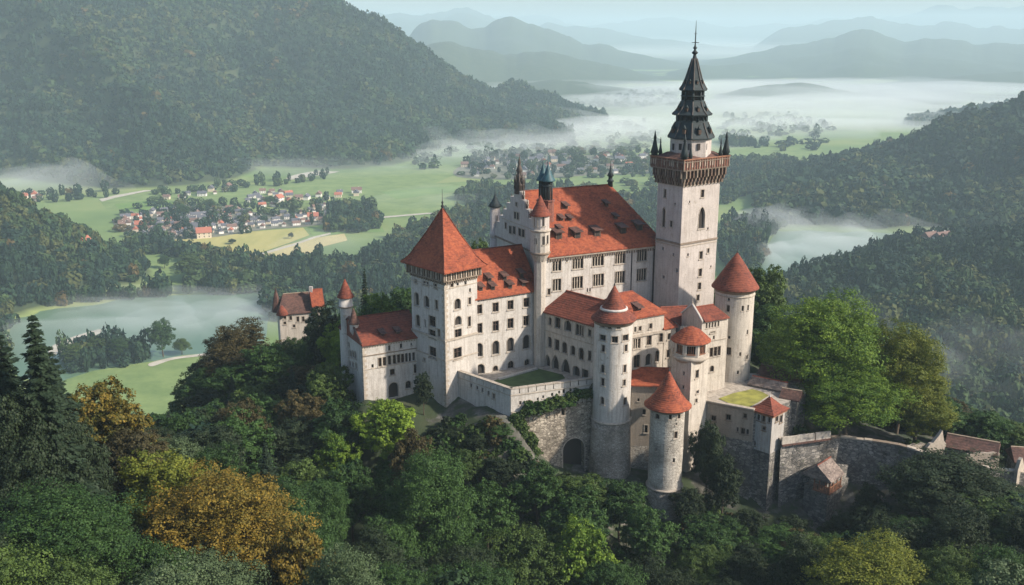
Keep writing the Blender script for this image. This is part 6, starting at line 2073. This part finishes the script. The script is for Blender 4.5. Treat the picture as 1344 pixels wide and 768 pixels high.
def inside(px, py, poly):
    px = np.asarray(px); py = np.asarray(py)
    c = np.zeros(px.shape, bool)
    n = len(poly)
    for i in range(n):
        x0, y0 = poly[i]; x1, y1 = poly[(i + 1) % n]
        cond = ((y0 > py) != (y1 > py)) & (px < (x1 - x0) * (py - y0) / (y1 - y0 + 1e-9) + x0)
        c ^= cond
    return c

def scatter(x0, x1, y0, y1, step):
    nx, ny = int((x1 - x0) / step), int((y1 - y0) / step)
    gx, gy = np.meshgrid(np.arange(nx), np.arange(ny))
    x = x0 + (gx + .5 * (gy % 2) + rng.uniform(-.38, .38, gx.shape)) * step
    y = y0 + (gy + rng.uniform(-.38, .38, gx.shape)) * step
    return x.ravel(), y.ravel()

def project_np(x, y, z):
    dz = z - CAMZ
    f = y * CP - dz * SP
    return 672 + FPX * x / f, 384 - FPX * (y * SP + dz * CP) / f

def in_view(x, y, m=260):
    px = 672 + FPX * x / np.maximum(y, 1)
    return (px > -m) & (px < 1344 + m)

def hue_pick(n, w):
    return rng.choice(len(HUES), n, p=np.array(w) / sum(w))

def wood_region(name, x0, x1, y0, y1, step, zmin, r, hgt, protos, w, polys=None, zmax=1e9, thin=0.0):
    x, y = scatter(x0, x1, y0, y1, step)
    k = in_view(x, y); x, y = x[k], y[k]
    z = H(x, y)
    if polys is not None:
        px, py = project_np(x, y, z)
        k = np.zeros(len(x), bool)
        for p in polys: k |= inside(px, py, p)
        k &= z < zmax
    else:
        k = (z > zmin) & (z < zmax)
        px, py = project_np(x, y, z); k &= py > -22
    if thin: k &= rng.uniform(size=len(x)) > thin
    x, y, z = x[k], y[k], z[k]
    # autumn patches
    pt = fbm(x, y, 120, 31, 3)
    hu = hue_pick(len(x), w)
    a = (pt > .34) & (rng.uniform(size=len(x)) < .28); hu[a] = rng.choice([3, 4], a.sum())
    dk = fbm(x + 500, y, 90, 51, 4)
    b_ = (dk > .12) & (rng.uniform(size=len(x)) < .75); hu[b_] = rng.choice([1, 5], b_.sum())
    c_ = (dk < -.14) & (rng.uniform(size=len(x)) < .6); hu[c_] = rng.choice([2, 3], c_.sum())
    rr = r * np.clip(rng.lognormal(0, .30, len(x)), .5, 1.9); hh = hgt * np.clip(rng.lognormal(0, .24, len(x)), .55, 1.7) * .5
    hh[b_] *= 1.2; rr[b_] *= .8
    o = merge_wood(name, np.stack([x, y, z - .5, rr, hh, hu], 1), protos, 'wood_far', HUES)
    print(name, len(x))
    return o

PR_FAR = [crown_arrays(46, 1, 1, .8, .34) for _ in range(5)]
PR_MD2 = [crown_arrays(150, 1, 1, .85, .21) for _ in range(5)]
W0 = (3, 5, 1.5, .4, .10, 5)
wood_region('mountain_forest', -2000, 620, 1500, 3050, 11.5, 4, 7.2, 15, PR_FAR, W0)
wood_region("hill_forest", -860, -260, 850, 1300, 8.0, 3, 5.2, 14, PR_MD2, (4, 4, 3, .7, .3, 3))
wood_region('hillside_forest', 60, 860, 560, 1300, 8.5, 2.5, 5.6, 14, PR_MD2, (2, 5, .7, .25, .04, 7))  # dark hue weights put the slope's shade into the tree colours
wood_region('far_hillside_forest', 180, 1300, 1200, 2150, 11, 3, 7.2, 15, PR_FAR, (2, 5, .7, .2, .03, 7))  # shade of the left-facing slope painted in through darker tree hues
wood_region('ridge_forest', 600, 1800, 2300, 3300, 16, 3, 10, 16, PR_FAR, (4, 5, 1, .3, .1, 5))
BELTS = [[(560, 296), (640, 270), (720, 262), (870, 262), (900, 300), (900, 420), (600, 420), (420, 430), (352, 420), (356, 384), (330, 372), (340, 352), (400, 345), (470, 348), (510, 320), (540, 300)],
         [(146, 336), (170, 322), (205, 317), (240, 331), (300, 336), (345, 345), (350, 384), (300, 388), (246, 386), (246, 352), (236, 341), (200, 334), (160, 337), (150, 340), (140, 342)],
         [(-80, 372), (60, 370), (112, 376), (130, 391), (225, 384), (232, 388), (160, 395), (90, 402), (34, 408), (16, 424), (8, 470), (-80, 500)],
         [(1090, 425), (1200, 430), (1344, 450), (1440, 470), (1440, 580), (1300, 570), (1200, 545), (1120, 500)],
         [(428, 305), (432, 282), (450, 272), (490, 276), (500, 300), (470, 307)],
         [(600, 262), (618, 246), (660, 250), (720, 252), (780, 250), (790, 262), (700, 266), (640, 276)],
         [(945, 330), (950, 292), (985, 292), (1010, 276), (1040, 278), (1040, 290), (1020, 302), (1002, 330), (990, 372), (960, 372)],
         [(946, 214), (1010, 212), (1060, 216), (1000, 246), (950, 272)],
         [(946, 186), (1020, 184), (1035, 190), (990, 193), (950, 194)],
         [(80, 470), (130, 462), (172, 458), (200, 470), (192, 476), (140, 486), (96, 492)]]
wood_region('valley_forest', -700, 560, 540, 2500, 9.5, 0, 5.6, 15, PR_MD2, (4, 3, 4, 1.6, .6, 2), BELTS, zmax=6)
THIN = [[(1040, 345), (1100, 345), (1180, 330), (1250, 340), (1100, 400), (1020, 420), (1020, 380)],
        [(200, 250), (330, 240), (430, 228), (430, 236), (330, 250), (210, 262)],
        [(-50, 262), (150, 250), (160, 262), (60, 268)],
        [(600, 232), (620, 205), (700, 198), (862, 196), (862, 232), (700, 238)],
        [(820, 240), (862, 238), (862, 258), (830, 262)],
        [(150, 288), (200, 262), (260, 266), (345, 272), (440, 262), (450, 290), (350, 305), (230, 318), (160, 312)]]
wood_region('scattered_trees', -800, 700, 900, 3000, 20, 0, 6.0, 12, PR_MD2, (4, 4, 3, .8, .3, 3), THIN, zmax=5, thin=.45)
wood_region('hedge_trees', -700, 900, 1700, 4400, 34, 0, 10, 12, PR_FAR, (4, 4, 2, .4, .1, 3), [[(540, 224), (860, 196), (862, 180), (600, 190), (480, 215)], [(600, 172), (860, 160), (862, 180), (620, 186)], [(946, 150), (1100, 150), (1090, 200), (946, 200)], [(720, 120), (900, 120), (900, 140), (740, 142)]], zmax=8, thin=.5)

# single trees standing out in the valley
def lone(px, pyb, hpx, wpx, mat, label, kind='broad'):
    p = at_z(px, pyb, 0.3)
    sc_ = (p - Vector((0, 0, CAMZ))).length / FPX
    plant(kind, p.x, p.y, .3, hpx * sc_ * 1.04, wpx * sc_ / 2, mat, label, None)
lone(214, 468, 44, 34, 'leaf_green', 'lone round tree on the near lake shore, the largest there')
lone(183, 468, 22, 12, 'leaf_pale', 'small slender tree left of the large round shore tree')
lone(239, 465, 20, 22, 'leaf_mid', 'low tree right of the large round shore tree')
lone(131, 472, 30, 28, 'leaf_mid', 'misty rounded tree on the near shore beside the gravel bank')
lone(158, 474, 28, 26, 'leaf_green', 'darker shore tree between the gravel bank and the lone round tree')
lone(100, 480, 26, 28, 'leaf_mid', 'pale misty tree at the lower left of the gravel bank')
lone(216, 352, 16, 16, 'leaf_green', 'round tree on the far bank meadow beside the lake')
lone(250, 368, 34, 36, 'leaf_mid', 'broad tree on the far lake shore right of the meadow')
lone(32, 318, 24, 18, 'leaf_orange', 'orange autumn tree high on the left wooded hill')
lone(56, 378, 18, 14, 'leaf_orange', 'orange autumn tree at the foot of the left wooded hill')
lone(354, 268, 10, 18, 'leaf_green', 'tree group crown at the hamlet beyond the village')
lone(276, 277, 14, 16, 'leaf_green', 'dark round tree at the upper edge of the village')
lone(240, 284, 15, 20, 'leaf_green', 'wide dark tree in the left part of the village')
lone(384, 286, 17, 9, 'leaf_dark', 'narrow dark tree at the right part of the village')
lone(382, 313, 7, 8, 'leaf_dark', 'tiny dark tree standing in the yellow field')
lone(305, 320, 6, 11, 'leaf_dark', 'dark bush at the near edge of the yellow field')

# houses
plain('wall_white', (0.72, 0.68, 0.62), .9); plain('wall_cream', (0.60, 0.50, 0.38), .9)
plain('slate', (0.10, 0.10, 0.12), .8); plain('tile_brown', (0.17, 0.10, 0.08), .85); plain('tile_village_red', (0.36, 0.12, 0.075), .85)
def house_meshes(w, d, h, rh, wm, rm, wn_=3):
    m = MB()
    m.hexa([(-w / 2, -d / 2, 0), (w / 2, -d / 2, 0), (w / 2, d / 2, 0), (-w / 2, d / 2, 0), (-w / 2, -d / 2, h), (w / 2, -d / 2, h), (w / 2, d / 2, h), (-w / 2, d / 2, h)], wm)
    m.add([(-w / 2, -d / 2, h), (-w / 2, d / 2, h), (-w / 2, 0, h + rh * .93), (w / 2, -d / 2, h), (w / 2, d / 2, h), (w / 2, 0, h + rh * .93)], [(0, 1, 2), (3, 4, 5)], wm)
    for sy in (-1, 1):
        for i in range(wn_):
            x = -w / 2 + w * (i + .5) / wn_
            for z in ([h * .3, h * .75] if h > 4.5 else [h * .5]):
                m.box((x, sy * (d / 2 + .03), z), .9, .1, 1.2, 'void_dark')
    o = .6
    r = MB()
    r.add([(-w / 2 - o, -d / 2 - o, h - .45), (w / 2 + o, -d / 2 - o, h - .45), (w / 2 + o, d / 2 + o, h - .45), (-w / 2 - o, d / 2 + o, h - .45),
           (-w / 2 - o, -d / 2 - o, h - .2), (w / 2 + o, -d / 2 - o, h - .2), (w / 2 + o, d / 2 + o, h - .2), (-w / 2 - o, d / 2 + o, h - .2), (-w / 2 - o, 0, h + rh), (w / 2 + o, 0, h + rh)],
          [(0, 1, 5, 4), (1, 2, 6, 5), (2, 3, 7, 6), (3, 0, 4, 7), (4, 5, 9, 8), (6, 7, 8, 9), (5, 6, 9), (7, 4, 8), (0, 3, 2, 1)], rm)
    r.box((w * .2, d * .12, h + rh * .95), .8, .8, 1.3, wm)
    out = []
    for mb, nm in ((m, 'wall'), (r, 'roof')):
        me = bpy.data.meshes.new(nm); me.from_pydata(mb.v, [], mb.f)
        for k in mb.mats: me.materials.append(MATS[k])
        me.polygons.foreach_set('material_index', mb.mi); me.update(); out.append(me)
    return out
HT = {}
for rm, rn_ in (('slate', 'grey'), ('tile_brown', 'brown'), ('tile_village_red', 'red')):
    HT[rn_] = [house_meshes(w, d, h, rh, wm, rm) for w, d, h, rh, wm in ((11, 8, 5.2, 3.6, 'wall_white'), (13, 9, 5.6, 4.2, 'wall_cream'), (9, 7.5, 4.4, 3.4, 'wall_white'), (16, 9, 5.4, 4.2, 'wall_white'))]
def house(x, y, z, rot, col, label, group, s=1.0, k=None, name='house'):
    T = thing(name, label, 'house', (x, y, z), group); T.rotation_euler = (0, 0, rot); T.scale = (s, s, s)
    w_, r_ = HT[col][k if k is not None else random.randrange(4)]
    for me, nm in ((w_, 'wall'), (r_, 'roof')):
        o = bpy.data.objects.new(nm, me); o.parent = T; COL.objects.link(o)
    return T
random.seed(9)
def village(poly, n, label, group, mind, base_rot, weights, s=1.0, zoff=.3, lab2=None):
    xs = [p[0] for p in poly]; ys = [p[1] for p in poly]
    put = []; tries = 0
    while len(put) < n and tries < n * 60:
        tries += 1
        px, py = random.uniform(min(xs), max(xs)), random.uniform(min(ys), max(ys))
        if not inside(np.array([px]), np.array([py]), poly)[0]: continue
        p = at_z(px, py, 0)
        if any((p.x - a) ** 2 + (p.y - b_) ** 2 < mind ** 2 for a, b_ in put): continue
        z = float(H(p.x, p.y)[0]) if zoff is None else zoff
        put.append((p.x, p.y))
        c_ = random.choices(['grey', 'brown', 'red'], weights)[0]
        house(p.x, p.y, z, base_rot + random.choice((0, math.pi / 2)) + random.uniform(-.3, .3), c_, label % c_, group % c_, s * random.uniform(.8, 1.1))
    return len(put)
V1 = [(150, 293), (165, 285), (240, 272), (300, 274), (345, 283), (400, 279), (430, 268), (443, 278), (430, 291), (400, 296), (345, 300), (270, 311), (205, 312), (168, 305)]
n1 = village(V1, 172, 'small %s roofed house in the village beyond the lake', '%s roofed houses of the village beyond the lake', 10.8, .3, (7, 5, 1.0), .74)
n2 = village([(324, 262), (345, 252), (388, 256), (396, 268), (350, 274), (326, 270)], 20, 'small %s roofed house in the hamlet behind the village', '%s roofed houses of the hamlet behind the village', 14, .5, (5, 4, 1), .85)
n3 = village([(212, 262), (300, 247), (310, 250), (240, 262)], 9, '%s roofed house in the misty row behind the village', '%s roofed houses in the misty row', 22, .2, (5, 3, 1), .9)
n4 = village([(604, 230), (612, 214), (690, 205), (780, 203), (860, 204), (860, 224), (780, 229), (680, 235)], 56, 'tiny %s roofed house in the far village behind the great hall', '%s roofed houses of the far village', 24, .1, (6, 4, .8), 1.15)
n5 = village([(396, 260), (470, 252), (476, 256), (410, 266)], 7, '%s roofed farmhouse on the meadow right of the hamlet', '%s roofed farmhouses right of the hamlet', 26, .1, (5, 3, 1), .9)
n6 = village([(1125, 262), (1160, 258), (1166, 270), (1135, 276)], 7, '%s roofed house on the misty slope of the right valley', '%s roofed houses on the misty right slope', 18, .4, (2, 4, 3), 1.0, None)
n7 = village([(28, 258), (52, 257), (52, 264), (32, 266)], 4, '%s roofed house at the left end of the valley below the mountain', '%s roofed houses at the left end of the valley', 20, .4, (2, 4, 2), 1.0)
print('HOUSES', n1, n2, n3, n4, n5, n6, n7)
p = at_z(268, 312, 0); house(p.x, p.y, .3, .35, 'red', 'large cream farmhouse with a red roof at the near edge of the village', None, 1.35, 1, 'farmhouse')
p = at_z(411, 289, 0); house(p.x, p.y, .3, .2, 'red', 'red roofed house at the right end of the village', None, 1.1, 1, 'farmhouse')
p = at_z(366, 265, 0); house(p.x, p.y, .3, 1.2, 'red', 'white gabled hamlet house larger than its neighbours', None, 1.3, 0, 'farmhouse')
p = at_z(185, 300, 0); house(p.x, p.y, .3, .2, 'red', 'white house with a red roof at the left part of the village', None, 1.2, 0, 'farmhouse')
for px, py, Y, lab in ((1225, 283, 1050, 'brown roofed house among the trees of the near right hillside'), (1240, 288, 1040, 'second brown roofed house just right of its twin on the near right hillside')):
    q = at_Y(px, py, Y); zz = float(H(q.x, q.y)[0]); house(q.x, q.y, zz + 5, .5, 'brown', lab, None, 1.2, 3)
q = at_Y(106, 285, 1000); house(q.x, q.y, float(H(q.x, q.y)[0]) + 4, 1.2, 'red', 'white house with a steep red roof peeking over the left wooded hill', None, 1.1, 0)
# far-off woods and fields on the valley floor beyond
# ------------------------------------------------------------------ air: haze box and low mist banks
def volume_mat(name, dens, col=(0.86, 0.93, 0.97), aniso=0.25):
    m = bpy.data.materials.new(name); m.use_nodes = True; MATS[name] = m
    N, L = m.node_tree.nodes, m.node_tree.links
    N.remove(N['Principled BSDF'])
    v = N.new('ShaderNodeVolumePrincipled')
    v.inputs['Color'].default_value = (*col, 1); v.inputs['Density'].default_value = dens; v.inputs['Anisotropy'].default_value = aniso
    out = [n for n in N if n.type == 'OUTPUT_MATERIAL'][0]
    L.new(v.outputs[0], out.inputs['Volume'])
    return m
volume_mat('haze_air', 0.000125, (0.68, 0.88, 0.97), 0.0)
mb = MB()
X0, X1, Y0, Y1, Z0, Z1 = -25000, 25000, -600, 27500, -1.5, 560
mb.hexa([(X0, Y0, Z0), (X1, Y0, Z0), (X1, Y1, Z0), (X0, Y1, Z0), (X0, Y0, Z1), (X1, Y0, Z1), (X1, Y1, Z1), (X0, Y1, Z1)], 'haze_air')
o = mb.build('haze'); tag(o, kind='stuff')

def mist(px, py, rx, ry, rz, dens, seed, zc=0.0, rot=0.0, n=(40, 20)):
    """lumpy flat lens of mist lying on the valley floor; rx, ry, rz in metres"""
    c = at_z(px, py, 0)
    key = 'mist_%g' % dens
    if key not in MATS: volume_mat(key, dens, (0.95, 0.975, 0.985), 0.0)
    vs, fs = [], []
    nu, nv = n
    for j in range(nv + 1):
        ph = math.pi * j / nv
        for i in range(nu):
            th = 2 * math.pi * i / nu
            x, y, z = math.sin(ph) * math.cos(th), math.sin(ph) * math.sin(th), math.cos(ph)
            vs.append((x, y, z))
    v = np.array(vs)
    k = 1 + .55 * fbm(v[:, 0] * 100 + seed * 37, v[:, 1] * 100 + seed * 11, 70, seed, 3)
    kz = 1 + 1.5 * fbm(v[:, 0] * 100 + seed * 17, v[:, 1] * 100, 45, seed + 3, 3)
    X = v[:, 0] * rx * k; Y = v[:, 1] * ry * k; Z = v[:, 2] * rz * np.clip(kz, .3, 2.2)
    ca, sa = math.cos(rot), math.sin(rot)
    P = np.stack([X * ca - Y * sa + c.x, X * sa + Y * ca + c.y, np.maximum(Z + zc, -1.2)], 1)
    for j in range(nv):
        for i in range(nu):
            a = j * nu + i; b_ = j * nu + (i + 1) % nu
            fs.append((a, a + nu, b_ + nu, b_))
    m = MB(); m.add([tuple(p) for p in P], fs, key, True)
    o = m.build('mist'); tag(o, kind='stuff')
# river bend at the right
mist(1065, 318, 100, 150, 20, .0065, 1)
mist(1100, 300, 110, 100, 20, .004, 2)
mist(1040, 345, 60, 90, 16, .006, 3)
# belt across the middle distance
mist(720, 185, 520, 260, 34, .0028, 4)
mist(860, 170, 700, 300, 36, .0026, 5)
mist(640, 200, 300, 120, 40, .0040, 6)
mist(1040, 158, 700, 320, 34, .0024, 7)
mist(1230, 145, 800, 500, 44, .0022, 8)
mist(560, 212, 260, 90, 28, .0032, 9)
mist(760, 150, 900, 700, 40, .0016, 10)
# foot of the left mountain
mist(80, 245, 150, 90, 34, .0045, 11)
mist(420, 226, 300, 80, 22, .0025, 12)
# lake
mist(240, 400, 120, 70, 12, .0060, 13)
mist(120, 440, 110, 90, 10, .0040, 14)
mist(330, 425, 70, 60, 14, .0050, 15)
# right hollow
mist(1290, 505, 110, 80, 30, .0016, 16)
mist(1160, 460, 110, 80, 24, .0012, 17)
mist(1180, 128, 1300, 700, 50, .0016, 18)
mist(980, 122, 1200, 500, 40, .0014, 19)

# thicker air lying over the far valleys
mist(900, 74, 5200, 1500, 90, .00035, 20)
mist(1150, 62, 7000, 2400, 120, .00022, 21)
mist(500, 60, 6000, 2200, 120, .00022, 22)
mist(200, 420, 90, 50, 9, .0045, 23)
mist(620, 262, 200, 90, 16, .0018, 24)
mist(470, 330, 120, 70, 18, .0018, 25)
